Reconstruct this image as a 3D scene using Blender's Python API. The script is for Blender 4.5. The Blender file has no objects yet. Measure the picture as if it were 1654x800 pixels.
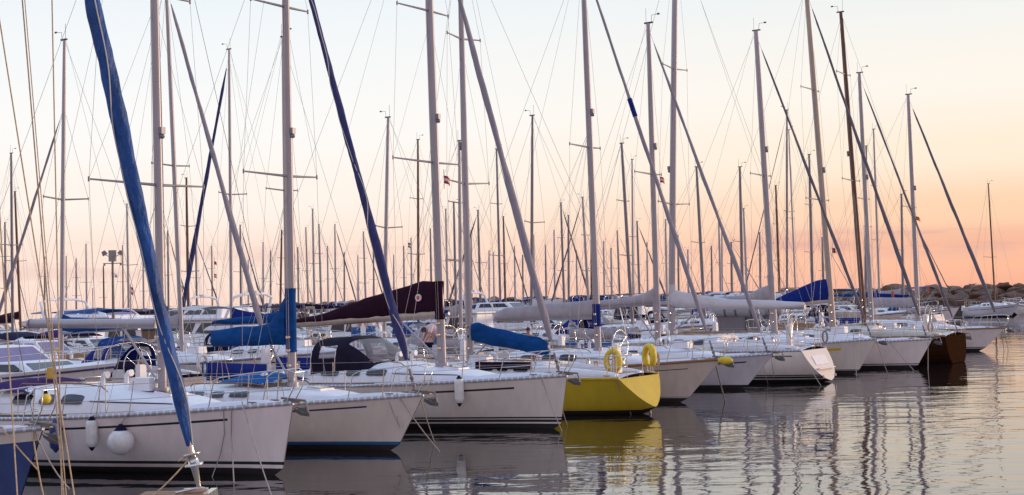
import bpy, bmesh, math, random
from mathutils import Vector, Matrix, noise
R = math.radians
rnd = random.Random(7)
S = bpy.context.scene
COL = S.collection

# ------------------------------------------------------------------ camera
FPX = 2300.0; PW, PH = 1654.0, 800.0
CAM_H = 3.3; PITCH = 1.97; ROLL = -1.48
cd = bpy.data.cameras.new('camera'); cam = bpy.data.objects.new('camera', cd); COL.objects.link(cam)
cd.sensor_width = 36.0; cd.lens = 36.0 * FPX / PW; cd.clip_start = 0.1; cd.clip_end = 20000
cam.matrix_world = Matrix.Translation((0, 0, CAM_H)) @ Matrix.Rotation(R(90 + PITCH), 4, 'X') @ Matrix.Rotation(R(ROLL), 4, 'Z')
S.camera = cam
CM = cam.matrix_world.to_3x3(); CO = Vector((0, 0, CAM_H)); CI = CM.transposed()

# ------------------------------------------------------------------ sky, sun, exposure
SUN_AZ, SUN_EL = 74.0, 5.5           # degrees right of the view direction, and above the horizon
def lin(c):
    return tuple(((x / 255) / 12.92 if x / 255 <= 0.04045 else ((x / 255 + 0.055) / 1.055) ** 2.4) for x in c) + (1.0,)
world = bpy.data.worlds.new('World'); S.world = world; world.use_nodes = True
def build_world():
    nt = world.node_tree; N = nt.nodes; Lk = nt.links; N.clear()
    out = N.new('ShaderNodeOutputWorld'); bg = N.new('ShaderNodeBackground')
    tc = N.new('ShaderNodeTexCoord'); sep = N.new('ShaderNodeSeparateXYZ'); Lk.new(tc.outputs['Generated'], sep.inputs[0])
    sky = N.new('ShaderNodeTexSky'); sky.sky_type = 'NISHITA'; sky.sun_disc = False
    sky.sun_elevation = R(SUN_EL); sky.sun_rotation = R(SUN_AZ); sky.dust_density = 2.0; sky.air_density = 1.2; sky.ozone_density = 2.0
    sc = N.new('ShaderNodeVectorMath'); sc.operation = 'SCALE'; sc.inputs['Scale'].default_value = 0.10; Lk.new(sky.outputs[0], sc.inputs[0])
    def ramp(stops):
        r = N.new('ShaderNodeValToRGB'); r.color_ramp.interpolation = 'EASE'
        el = r.color_ramp.elements
        while len(el) < len(stops): el.new(0.5)
        for e, (p, c) in zip(el, stops): e.position = p; e.color = lin(c)
        Lk.new(elev.outputs[0], r.inputs[0]); return r
    def math_(op, a, b=None, clamp=False):
        m = N.new('ShaderNodeMath'); m.operation = op; m.use_clamp = clamp
        for i, v in enumerate((a, b)):
            if v is None: continue
            if isinstance(v, (int, float)): m.inputs[i].default_value = v
            else: Lk.new(v, m.inputs[i])
        return m
    def maprange(v, a, b, c=0.0, d=1.0):
        m = N.new('ShaderNodeMapRange'); m.interpolation_type = 'SMOOTHSTEP'
        Lk.new(v, m.inputs[0]); m.inputs[1].default_value = a; m.inputs[2].default_value = b; m.inputs[3].default_value = c; m.inputs[4].default_value = d
        return m
    def mix(f, a, b):
        m = N.new('ShaderNodeMix'); m.data_type = 'RGBA'
        for s, v in ((0, f), (6, a), (7, b)):
            if isinstance(v, (int, float)): m.inputs[s].default_value = v
            elif isinstance(v, tuple): m.inputs[s].default_value = v
            else: Lk.new(v, m.inputs[s])
        return m.outputs[2]
    elev = math_('POWER', math_('MAXIMUM', sep.outputs[2], 0.0).outputs[0], 0.5)     # sqrt of height: more room at the horizon
    q = lambda deg: math.sqrt(math.sin(R(deg)))
    left = ramp([(q(0), (248, 215, 200)), (q(2.0), (250, 226, 211)), (q(4.2), (250, 240, 231)), (q(7), (247, 245, 243)), (q(9.5), (241, 243, 244)), (q(12.5), (232, 239, 244)), (q(35), (182, 206, 236)), (q(80), (158, 184, 226))])
    right = ramp([(q(0), (244, 176, 148)), (q(1.4), (250, 188, 154)), (q(3.0), (250, 208, 174)), (q(5.2), (250, 232, 210)), (q(8), (247, 240, 230)), (q(12.5), (233, 237, 238)), (q(35), (190, 206, 232)), (q(80), (158, 184, 226))])
    back = ramp([(q(0), (238, 196, 186)), (q(4), (246, 204, 192)), (q(10), (238, 204, 198)), (q(20), (216, 206, 222)), (q(40), (182, 198, 232)), (q(80), (160, 186, 230))])
    bs = N.new('ShaderNodeVectorMath'); bs.operation = 'SCALE'; bs.inputs['Scale'].default_value = 0.86; Lk.new(back.outputs[0], bs.inputs[0])
    fx = maprange(sep.outputs[0], -0.22, 0.34)
    front = mix(fx.outputs[0], left.outputs[0], right.outputs[0])
    fy = maprange(sep.outputs[1], -0.35, 0.45)
    base = mix(fy.outputs[0], bs.outputs[0], front)
    up = N.new('ShaderNodeVectorMath'); up.operation = 'SCALE'; Lk.new(base, up.inputs[0]); Lk.new(maprange(sep.outputs[2], math.sin(R(12.5)), math.sin(R(26)), 1.0, 1.42).outputs[0], up.inputs['Scale']); base = up.outputs[0]
    # glow round the sun
    sd = Vector((math.sin(R(SUN_AZ)) * math.cos(R(SUN_EL)), math.cos(R(SUN_AZ)) * math.cos(R(SUN_EL)), math.sin(R(SUN_EL))))
    dt = N.new('ShaderNodeVectorMath'); dt.operation = 'DOT_PRODUCT'; Lk.new(tc.outputs['Generated'], dt.inputs[0]); dt.inputs[1].default_value = sd
    gl = maprange(dt.outputs['Value'], 0.80, 1.0)
    base = mix(math_('MULTIPLY', gl.outputs[0], 0.8).outputs[0], base, (1.6, 0.78, 0.38, 1.0))
    # thin banks of cloud low down
    az = math_('ARCTAN2', sep.outputs[0], sep.outputs[1]); cv = N.new('ShaderNodeCombineXYZ')
    Lk.new(math_('MULTIPLY', az.outputs[0], 9.0).outputs[0], cv.inputs[0]); Lk.new(math_('MULTIPLY', sep.outputs[2], 95.0).outputs[0], cv.inputs[1])
    nz = N.new('ShaderNodeTexNoise'); nz.inputs['Scale'].default_value = 0.8; nz.inputs['Detail'].default_value = 6; nz.inputs['Roughness'].default_value = 0.55
    Lk.new(cv.outputs[0], nz.inputs['Vector'])
    win1 = maprange(sep.outputs[2], 0.020, 0.030); win2 = maprange(sep.outputs[2], 0.034, 0.043, 1.0, 0.0)
    cl = maprange(nz.outputs[0], 0.46, 0.60)
    bank = math_('MULTIPLY', math_('MULTIPLY', win1.outputs[0], win2.outputs[0]).outputs[0], maprange(az.outputs[0], 0.10, 0.24, 0.0, 1.0).outputs[0])
    lowf = math_('MULTIPLY', math_('ADD', math_('MULTIPLY', cl.outputs[0], 0.45).outputs[0], 0.28).outputs[0], bank.outputs[0])
    base = mix(lowf.outputs[0], base, lin((222, 168, 154)))
    wb = math_('MULTIPLY', maprange(sep.outputs[2], 0.012, 0.024).outputs[0], maprange(sep.outputs[2], 0.028, 0.05, 1.0, 0.0).outputs[0])
    wf = math_('MULTIPLY', math_('MULTIPLY', cl.outputs[0], wb.outputs[0]).outputs[0], 0.30)
    base = mix(wf.outputs[0], base, lin((220, 176, 170)))
    fin = mix(0.05, base, sc.outputs[0])
    Lk.new(fin, bg.inputs[0]); bg.inputs[1].default_value = 1.11
    Lk.new(bg.outputs[0], out.inputs[0])
build_world()
sl = bpy.data.lights.new('sun', 'SUN'); sun = bpy.data.objects.new('sun', sl); COL.objects.link(sun)
sl.energy = 2.0; sl.angle = R(3.0); sl.color = (1.0, 0.74, 0.52)
sun.rotation_euler = (R(90 - SUN_EL), 0, R(-SUN_AZ) + math.pi)
S.view_settings.view_transform = 'Standard'; S.view_settings.look = 'None'
S.view_settings.exposure = 0.0; S.view_settings.gamma = 1.0
S.cycles.max_bounces = 6; S.cycles.use_denoising = True

# ------------------------------------------------------------------ pixels of the photograph -> places in the world
def ray(px, py):
    return CM @ Vector(((px - PW / 2) / FPX, (PH / 2 - py) / FPX, -1.0))
def at_h(px, py, h):
    d = ray(px, py); return CO + d * ((h - CAM_H) / d.z)
def at_Y(px, py, Y):
    d = ray(px, py); return CO + d * (Y / d.y)
def at_plane(px, py, p, n):
    d = ray(px, py); return CO + d * ((p - CO).dot(n) / d.dot(n))
def proj(p):
    c = CI @ (p - CO); return (PW / 2 - FPX * c.x / c.z, PH / 2 + FPX * c.y / c.z)
def horizon(px):
    lo, hi = 300.0, 600.0
    for _ in range(30):
        m = (lo + hi) / 2
        if ray(px, m).z > 0: lo = m
        else: hi = m
    return lo

# ------------------------------------------------------------------ materials
M = {}
def mat(name, col, rough=0.5, metal=0.0, var=0.08, vscale=3.0, bump=0.0, bscale=40.0, stretch=(1, 1, 1), coat=0.0, alpha=1.0, spec=0.5, trans=0.0, sheen=0.0):
    m = bpy.data.materials.new(name); m.use_nodes = True; nt = m.node_tree; N = nt.nodes; L = nt.links
    b = N['Principled BSDF']; b.inputs['Roughness'].default_value = rough; b.inputs['Metallic'].default_value = metal
    b.inputs['Coat Weight'].default_value = coat; b.inputs['Specular IOR Level'].default_value = spec
    b.inputs['Alpha'].default_value = alpha; b.inputs['Transmission Weight'].default_value = trans
    if sheen: b.inputs['Sheen Weight'].default_value = sheen
    tc = N.new('ShaderNodeTexCoord'); mp = N.new('ShaderNodeMapping'); mp.inputs['Scale'].default_value = stretch
    L.new(tc.outputs['Object'], mp.inputs[0])
    nz = N.new('ShaderNodeTexNoise'); nz.inputs['Scale'].default_value = vscale; nz.inputs['Detail'].default_value = 5
    L.new(mp.outputs[0], nz.inputs['Vector'])
    mx = N.new('ShaderNodeMix'); mx.data_type = 'RGBA'; c = Vector(col)
    mx.inputs[6].default_value = (*(c * (1 - var)), 1); mx.inputs[7].default_value = (*(c * (1 + var)), 1)
    mr = N.new('ShaderNodeMapRange'); mr.inputs[1].default_value = 0.3; mr.inputs[2].default_value = 0.7
    L.new(nz.outputs[0], mr.inputs[0]); L.new(mr.outputs[0], mx.inputs[0]); L.new(mx.outputs[2], b.inputs['Base Color'])
    if bump:
        n2 = N.new('ShaderNodeTexNoise'); n2.inputs['Scale'].default_value = bscale; n2.inputs['Detail'].default_value = 4
        L.new(mp.outputs[0], n2.inputs['Vector'])
        bp = N.new('ShaderNodeBump'); bp.inputs['Strength'].default_value = 1.0; bp.inputs['Distance'].default_value = bump
        L.new(n2.outputs[0], bp.inputs['Height']); L.new(bp.outputs[0], b.inputs['Normal'])
    M[name] = m; return m
ST = (1, 1, 0.15)
mat('gel_white', (0.80, 0.71, 0.67), 0.22, var=0.06, vscale=5, stretch=ST, bump=0.004, bscale=0.8)
mat('gel_cream', (0.66, 0.60, 0.53), 0.28, var=0.06, vscale=5, stretch=ST, bump=0.004, bscale=0.8)
mat('gel_tan', (0.60, 0.52, 0.45), 0.30, var=0.07, vscale=5, stretch=ST, bump=0.004, bscale=0.8)
mat('gel_grey', (0.55, 0.53, 0.56), 0.3, var=0.07, vscale=5, stretch=ST, bump=0.004, bscale=0.8)
mat('gel_blue', (0.035, 0.06, 0.19), 0.25, var=0.15, vscale=5, stretch=ST, bump=0.004, bscale=0.8)
mat('gel_yellow', (0.50, 0.365, 0.012), 0.45, var=0.08, vscale=4, stretch=ST, bump=0.004, bscale=0.8)
mat('hull_brown', (0.030, 0.013, 0.006), 0.65, spec=0.15, var=0.3, vscale=6, stretch=(0.3, 1, 2))
mat('deck_white', (0.72, 0.72, 0.74), 0.45, var=0.05, vscale=4)
mat('deck_side', (0.60, 0.605, 0.64), 0.7, var=0.08, vscale=6)
mat('furl_blue', (0.006, 0.062, 0.23), 0.55, spec=0.4, var=0.45, vscale=4, bump=0.07, bscale=9, stretch=(1, 1, 0.35))
mat('deck_grey', (0.50, 0.50, 0.54), 0.7, var=0.10, vscale=6)
mat('deck_cream', (0.62, 0.60, 0.54), 0.55, var=0.06, vscale=4)
mat('black', (0.012, 0.012, 0.015), 0.4, var=0.2)
mat('navy_stripe', (0.012, 0.02, 0.10), 0.35, var=0.1)
mat('blue_stripe', (0.02, 0.10, 0.30), 0.35, var=0.1)
mat('antifoul', (0.018, 0.014, 0.014), 0.8, var=0.3, vscale=8)
mat('antifoul_blue', (0.01, 0.03, 0.08), 0.8, var=0.3, vscale=8)
mat('antifoul_red', (0.10, 0.02, 0.015), 0.8, var=0.3, vscale=8)
mat('yellow_stripe', (0.60, 0.42, 0.02), 0.4)
mat('teak', (0.26, 0.13, 0.055), 0.6, var=0.25, vscale=20, stretch=(0.2, 4, 4))
mat('alu', (0.36, 0.34, 0.365), 0.42, metal=0.35, var=0.06, vscale=2, stretch=(4, 4, 0.6))
mat('alu_dark', (0.20, 0.19, 0.21), 0.45, metal=0.3, var=0.12, vscale=2, stretch=(4, 4, 0.6))
mat('mast_brown', (0.11, 0.045, 0.025), 0.4, var=0.2, vscale=2, stretch=(4, 4, 0.6))
mat('mast_tan', (0.42, 0.34, 0.28), 0.42, metal=0.2, var=0.1, vscale=2, stretch=(4, 4, 0.6))
mat('steel', (0.62, 0.60, 0.58), 0.22, metal=1.0, var=0.1)
mat('galv', (0.20, 0.185, 0.175), 0.55, metal=0.6, var=0.25, vscale=12)
mat('wire', (0.34, 0.32, 0.33), 0.45, metal=0.4, var=0.1)
mat('wire_dark', (0.05, 0.05, 0.07), 0.5, var=0.1)
mat('rope_tan', (0.56, 0.40, 0.24), 0.9, var=0.25, vscale=30, bump=0.004, bscale=90)
mat('rope_grey', (0.33, 0.29, 0.26), 0.9, var=0.25, vscale=30, bump=0.004, bscale=90)
mat('rope_red', (0.45, 0.03, 0.03), 0.9, var=0.2)
mat('cloth_blue', (0.004, 0.055, 0.20), 0.8, spec=0.12, var=0.22, vscale=5, bump=0.03, bscale=5, stretch=(0.6, 1, 1.6))
mat('cloth_royal', (0.008, 0.022, 0.17), 0.8, spec=0.12, var=0.2, vscale=5, bump=0.03, bscale=5)
mat('cloth_sky', (0.008, 0.10, 0.30), 0.8, spec=0.12, var=0.2, vscale=5, bump=0.02, bscale=6)
mat('cloth_maroon', (0.024, 0.005, 0.016), 0.85, spec=0.12, var=0.2, vscale=4, bump=0.02, bscale=4)
mat('cloth_grey', (0.36, 0.33, 0.35), 0.85, spec=0.12, var=0.09, vscale=4, bump=0.03, bscale=4)
mat('cloth_white', (0.55, 0.52, 0.52), 0.85, spec=0.12, var=0.06, vscale=4, bump=0.03, bscale=4)
mat('cloth_navy', (0.010, 0.009, 0.035), 0.8, spec=0.12, var=0.2, vscale=4, bump=0.015, bscale=6)
mat('cloth_purple', (0.035, 0.014, 0.10), 0.85, spec=0.12, var=0.2, vscale=4, bump=0.02, bscale=5)
mat('cloth_black', (0.013, 0.009, 0.022), 0.85, spec=0.12, var=0.2, vscale=4, bump=0.02, bscale=5)
mat('furl_grey', (0.28, 0.255, 0.285), 0.8, spec=0.12, var=0.1, vscale=6, bump=0.02, bscale=6, stretch=(3, 3, 0.6))
mat('furl_slate', (0.145, 0.132, 0.155), 0.8, spec=0.12, var=0.15, vscale=6, bump=0.02, bscale=6, stretch=(3, 3, 0.6))
mat('furl_navy', (0.046, 0.050, 0.145), 0.8, spec=0.12, var=0.25, vscale=6, bump=0.02, bscale=6, stretch=(3, 3, 0.6))
mat('seam', (0.50, 0.47, 0.42), 0.8)
mat('glass_dark', (0.02, 0.02, 0.03), 0.06, var=0.1)
mat('glass_lilac', (0.16, 0.13, 0.26), 0.08, var=0.1)
mat('vinyl', (0.30, 0.29, 0.32), 0.06, alpha=0.40, var=0.05)
mat('fender_white', (0.66, 0.64, 0.60), 0.45, var=0.12, vscale=9)
mat('fender_blue', (0.02, 0.035, 0.16), 0.45)
mat('buoy_yellow', (0.68, 0.50, 0.03), 0.5, var=0.12, vscale=9, bump=0.004)
mat('orange', (0.60, 0.10, 0.02), 0.6)
mat('red', (0.55, 0.02, 0.02), 0.7)
mat('green', (0.02, 0.25, 0.08), 0.7)
mat('skin', (0.42, 0.22, 0.15), 0.55, var=0.1)
mat('hair', (0.03, 0.018, 0.012), 0.7)
mat('shirt_pink', (0.62, 0.46, 0.46), 0.8)
mat('shirt_white', (0.72, 0.70, 0.68), 0.8)
mat('shorts_blue', (0.03, 0.14, 0.40), 0.8)
mat('concrete', (0.33, 0.29, 0.27), 0.9, var=0.2, vscale=2, bump=0.02, bscale=14)
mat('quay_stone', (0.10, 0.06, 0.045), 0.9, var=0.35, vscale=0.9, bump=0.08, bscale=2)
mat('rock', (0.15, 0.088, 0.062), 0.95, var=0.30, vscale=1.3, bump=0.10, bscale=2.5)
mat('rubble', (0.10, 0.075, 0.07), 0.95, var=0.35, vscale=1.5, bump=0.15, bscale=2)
mat('signboard', (0.60, 0.36, 0.05), 0.6)

M['hull_brown'].node_tree.nodes['Principled BSDF'].inputs['IOR'].default_value = 1.02
def railmat():
    m = mat('perforated_rail', (0.42, 0.41, 0.43), 0.4, metal=0.5, var=0.05)
    nt = m.node_tree; N = nt.nodes; L = nt.links; b = N['Principled BSDF']
    old = b.inputs['Base Color'].links[0].from_socket
    tc = N.new('ShaderNodeTexCoord'); sp = N.new('ShaderNodeSeparateXYZ'); L.new(tc.outputs['Object'], sp.inputs[0])
    a = N.new('ShaderNodeMath'); a.operation = 'MULTIPLY'; a.inputs[1].default_value = 7.5; L.new(sp.outputs[0], a.inputs[0])
    f = N.new('ShaderNodeMath'); f.operation = 'FRACT'; L.new(a.outputs[0], f.inputs[0])
    g = N.new('ShaderNodeMath'); g.operation = 'LESS_THAN'; g.inputs[1].default_value = 0.32; L.new(f.outputs[0], g.inputs[0])
    mx = N.new('ShaderNodeMix'); mx.data_type = 'RGBA'; L.new(g.outputs[0], mx.inputs[0]); L.new(old, mx.inputs[6]); mx.inputs[7].default_value = (0.62, 0.62, 0.66, 1)
    L.new(mx.outputs[2], b.inputs['Base Color'])
railmat()

def watermat():
    m = bpy.data.materials.new('water'); m.use_nodes = True; nt = m.node_tree; N = nt.nodes; L = nt.links
    b = N['Principled BSDF']; b.inputs['Base Color'].default_value = (0.012, 0.010, 0.010, 1)
    b.inputs['Roughness'].default_value = 0.02; b.inputs['IOR'].default_value = 3.1
    tc = N.new('ShaderNodeTexCoord')
    def nz(scale, sx, sy, detail=3, rough=0.5, rot=0.0, dist=0.0):
        mp = N.new('ShaderNodeMapping'); mp.inputs['Scale'].default_value = (sx, sy, 1); mp.inputs['Rotation'].default_value = (0, 0, rot)
        L.new(tc.outputs['Object'], mp.inputs[0])
        n = N.new('ShaderNodeTexNoise'); n.inputs['Scale'].default_value = scale; n.inputs['Detail'].default_value = detail; n.inputs['Roughness'].default_value = rough; n.inputs['Distortion'].default_value = dist
        L.new(mp.outputs[0], n.inputs['Vector']); return n.outputs[0]
    def ma(op, a, b_):
        q = N.new('ShaderNodeMath'); q.operation = op
        for i, v in enumerate((a, b_)):
            if isinstance(v, (int, float)): q.inputs[i].default_value = v
            else: L.new(v, q.inputs[i])
        return q.outputs[0]
    big = nz(0.75, 0.50, 1.0, 2, 0.5, 0.3, 0.4)
    mid = nz(1.7, 0.42, 1.0, 3, 0.5, -0.25, 0.3)
    fine = nz(9.0, 0.35, 1.0, 2, 0.5, 0.1)
    patch = nz(0.10, 1, 1, 2, 0.5)
    mr = N.new('ShaderNodeMapRange'); mr.inputs[1].default_value = 0.35; mr.inputs[2].default_value = 0.65; mr.inputs[3].default_value = 0.35; mr.inputs[4].default_value = 1.15
    L.new(patch, mr.inputs[0])
    # the sheltered water close among the hulls is calmer than the open basin to the right
    sp = N.new('ShaderNodeSeparateXYZ'); L.new(tc.outputs['Object'], sp.inputs[0])
    dd = ma('SUBTRACT', ma('MULTIPLY', sp.outputs[0], 0.87), ma('MULTIPLY', sp.outputs[1], 0.49))
    open_ = N.new('ShaderNodeMapRange'); L.new(dd, open_.inputs[0]); open_.inputs[1].default_value = -19; open_.inputs[2].default_value = -10.5; open_.inputs[3].default_value = 0.14; open_.inputs[4].default_value = 1.0
    h = ma('ADD', ma('ADD', ma('MULTIPLY', big, 0.048), ma('MULTIPLY', mid, 0.021)), ma('MULTIPLY', fine, 0.0006))
    h = ma('MULTIPLY', ma('MULTIPLY', h, mr.outputs[0]), open_.outputs[0])
    bp = N.new('ShaderNodeBump'); bp.inputs['Strength'].default_value = 1.0; bp.inputs['Distance'].default_value = 1.0
    L.new(h, bp.inputs['Height']); L.new(bp.outputs[0], b.inputs['Normal'])
    M['water'] = m
watermat()

# ------------------------------------------------------------------ mesh helpers
class MB:
    def __init__(s): s.v = []; s.f = []; s.m = []; s.sm = []
    def add(s, vs, fs, mi=0, smooth=True):
        o = len(s.v); s.v += [tuple(v) for v in vs]
        for f in fs:
            s.f.append(tuple(i + o for i in f)); s.m.append(mi); s.sm.append(smooth)
        return s
    def box(s, c, d, mi=0, rot=None, taper=1.0):
        c = Vector(c); x, y, z = (k / 2 for k in d); vs = []
        for (i, j, k) in ((-1,-1,-1),(1,-1,-1),(1,1,-1),(-1,1,-1),(-1,-1,1),(1,-1,1),(1,1,1),(-1,1,1)):
            t = taper if k > 0 else 1.0
            p = Vector((i * x * t, j * y * t, k * z))
            if rot is not None: p = rot @ p
            vs.append(c + p)
        return s.add(vs, [(0,3,2,1),(4,5,6,7),(0,1,5,4),(1,2,6,5),(2,3,7,6),(3,0,4,7)], mi, False)
    def loft(s, rings, closed=True, cap=True, mi=0, smooth=True):
        n = len(rings[0]); vs = [p for r in rings for p in r]; fs = []
        for i in range(len(rings) - 1):
            for j in range(n if closed else n - 1):
                a = i * n + j; b = i * n + (j + 1) % n
                fs.append((a, b, b + n, a + n))
        s.add(vs, fs, mi, smooth)
        if cap and closed:
            s.add(rings[0], [tuple(reversed(range(n)))], mi, False); s.add(rings[-1], [tuple(range(n))], mi, False)
        return s
    def tube(s, pts, r, n=6, mi=0, cap=True, flat=1.0):
        pts = [Vector(p) for p in pts]; k = len(pts); rings = []
        up = None
        for i, p in enumerate(pts):
            t = (pts[min(i + 1, k - 1)] - pts[max(i - 1, 0)])
            t = t.normalized() if t.length > 1e-9 else Vector((0, 0, 1))
            if up is None: up = Vector((0, 1, 0)) if abs(t.y) < 0.8 else Vector((1, 0, 0))
            a = up - t * up.dot(t)
            a = a.normalized() if a.length > 1e-6 else t.orthogonal().normalized()
            b = t.cross(a); up = a
            rr = r[i] if isinstance(r, (list, tuple)) else r
            rings.append([p + a * (math.cos(2 * math.pi * j / n) * rr * flat) + b * (math.sin(2 * math.pi * j / n) * rr) for j in range(n)])
        return s.loft(rings, True, cap, mi)
    def ball(s, c, r, n=10, mi=0, sq=(1, 1, 1)):
        c = Vector(c); rings = []
        for i in range(n // 2 + 1):
            th = math.pi * max(0.02, min(0.98, i / (n // 2)))
            rings.append([c + Vector((r * sq[0] * math.sin(th) * math.cos(2*math.pi*j/n), r * sq[1] * math.sin(th) * math.sin(2*math.pi*j/n), -r * sq[2] * math.cos(th))) for j in range(n)])
        return s.loft(rings, True, True, mi)
    def mesh(s, name, mats):
        me = bpy.data.meshes.new(name); me.from_pydata(s.v, [], s.f)
        for mm in mats: me.materials.append(M[mm])
        me.polygons.foreach_set('material_index', s.m); me.polygons.foreach_set('use_smooth', s.sm); me.update()
        return me
    def build(s, name, mats, parent=None):
        if isinstance(mats, str): mats = [mats]
        o = bpy.data.objects.new(name, s.mesh(name, mats)); COL.objects.link(o)
        if parent is not None: o.parent = parent
        return o
LABELS = set()
def tag(o, label, cat, group=None):
    o['label'] = label; o['category'] = cat
    if group: o['group'] = group
    return o
def empty(name, loc, rz=0.0):
    o = bpy.data.objects.new(name, None); COL.objects.link(o); o.location = loc; o.rotation_euler = (0, 0, rz); o.empty_display_size = 0.3; return o
def sag(a, b, s, n=8):
    a = Vector(a); b = Vector(b)
    return [a.lerp(b, i / n) - Vector((0, 0, s * 4 * (i / n) * (1 - i / n))) for i in range(n + 1)]
def nzv(p, sc=1.0, off=0.0):
    return noise.noise(Vector((p[0] * sc + off, p[1] * sc + off * 1.7, p[2] * sc - off)))

# ------------------------------------------------------------------ the sailing boat
HEAD = 33.0
A = Vector((math.cos(R(HEAD)), -math.sin(R(HEAD)), 0))       # way the bows of the front row point
P = Vector((math.sin(R(HEAD)), math.cos(R(HEAD)), 0))        # way the row runs
SCHEMES = {   # topsides, cove stripe, boot bands [(z_low, z_high, material)], antifouling
    'white_black': ('gel_white', 'black', [(0.20, 0.26, 'black')], 'antifoul'),
    'white_thin': ('gel_white', 'black', [(0.18, 0.23, 'black')], 'antifoul'),
    'cream_blue': ('gel_cream', 'navy_stripe', [(0.13, 0.20, 'blue_stripe')], 'antifoul'),
    'cream_plain': ('gel_tan', 'black', [(0.15, 0.165, 'black')], 'antifoul'),
    'grey_navy': ('gel_grey', 'navy_stripe', [], 'antifoul'),
    'white_two': ('gel_cream', 'black', [(0.14, 0.17, 'gel_cream'), (0.17, 0.235, 'black'), (0.26, 0.30, 'black')], 'antifoul'),
    'yellow': ('gel_yellow', None, [], 'antifoul'),
    'blue': ('gel_blue', None, [(0.22, 0.30, 'gel_cream')], 'antifoul_blue'),
    'brown': ('hull_brown', None, [], 'antifoul'),
    'white_plain': ('gel_white', None, [(0.16, 0.20, 'navy_stripe')], 'antifoul'),
    'white_red': ('gel_white', None, [(0.16, 0.21, 'red')], 'antifoul_red'),
    'white_yellow': ('gel_cream', 'yellow_stripe', [(0.14, 0.17, 'black')], 'antifoul'),
}
class Hull:
    def __init__(s, L=10.5, B=3.3, Fb=1.35, Fs=1.0, rake=1.0, tr=-0.4, cove=(0.18, 0.235, 0.1, 0.95), coach=0.40, draft=0.42, fullstern=0.78, wide_cove=False, zs=0.06, sv=0.0):
        s.__dict__.update(locals()); del s.__dict__['s']
    def sheer(s, t): return s.Fs + (s.Fb - s.Fs) * t ** 1.7 - 0.06 * math.sin(math.pi * t)
    def half(s, t):
        if t < 0.42: f = s.fullstern + (1 - s.fullstern) * math.sin(math.pi / 2 * t / 0.42)
        else: f = max(0.0, 1 - ((t - 0.42) / 0.58) ** 2.15)
        return s.B / 2 * f
    def zb(s, t):
        k = min(1.0, t / 0.32); return s.zs + (-s.draft - s.zs) * (1 - (1 - k) ** 2)
    def pt(s, t, z, side=1):
        z = max(z, s.zb(t)); F = s.Fb; xb = s.L - s.rake * (F - z) / F; xs = -s.tr * (0.0) + s.tr * (z / s.Fs) * -1.0 if s.tr < 0 else s.tr * (s.Fs - z) / s.Fs
        if z < 0: xb = s.L - s.rake - 2.2 * (-z) ** 0.8; xs = xs + 2.5 * (-z) ** 0.9
        x = xs + t * (xb - xs)
        sh = s.sheer(t); zb = s.zb(t); u = max(0.0, min(1.0, (z - zb) / (sh - zb))); st_ = max(0.0, 1 - t / 0.3); pw = 4.6 - 2.3 * st_
        mid = (1 - (1 - u) ** pw) ** (1 - 0.35 * st_); sq = s.sv * max(0.0, 1 - t / 0.4); mid = mid * (1 - sq) + u ** 0.95 * sq; bow = 0.25 * (1 - (1 - u) ** 2) + 0.75 * u ** 1.15
        w = max(0.0, (t - 0.45) / 0.55) ** 1.3
        return Vector((x, side * (s.half(t) * (mid * (1 - w) + bow * w) + 0.012), z))
    def top(s, t, side=1): return s.pt(t, s.sheer(t), side)
    def tx(s, x):
        lo, hi = 0.0, 1.0
        for _ in range(24):
            m = (lo + hi) / 2
            if s.pt(m, s.sheer(m)).x < x: lo = m
            else: hi = m
        return lo
    def deckz(s, x, y=0.0):
        t = s.tx(x); b = max(0.05, s.half(t)); return s.sheer(t) + 0.035 * s.B * (1 - min(1, abs(y) / b) ** 2) - 0.01
    # coachroof profile
    def roof(s, x):
        x0, x1 = s.L * 0.36, s.L * 0.80
        if x < x0 or x > x1: return 0.0, 0.0
        k = (x - x0) / (x1 - x0)
        h = s.coach * (1.0 - 0.10 * k) * min(1.0, ((1 - k) / 0.55)) ** 0.75
        w = s.half(s.tx(x)) * 0.66 + 0.02
        if k > 0.6: w *= 1 - 0.35 * ((k - 0.6) / 0.4) ** 2
        return h, w
    def roofz(s, x):
        return s.deckz(x) + s.roof(x)[0]
    def roofpt(s, x, th, k=1.0):
        h, w = s.roof(x); e = 0.42
        c, q = math.cos(th), math.sin(th)
        y = w * (abs(c) ** e) * (1 if c >= 0 else -1) * (1 - 0.12 * q)
        return Vector((x, y * k, s.deckz(x, y) + (h * q ** e) * (1 if k == 1 else k) + 0.0))

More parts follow.
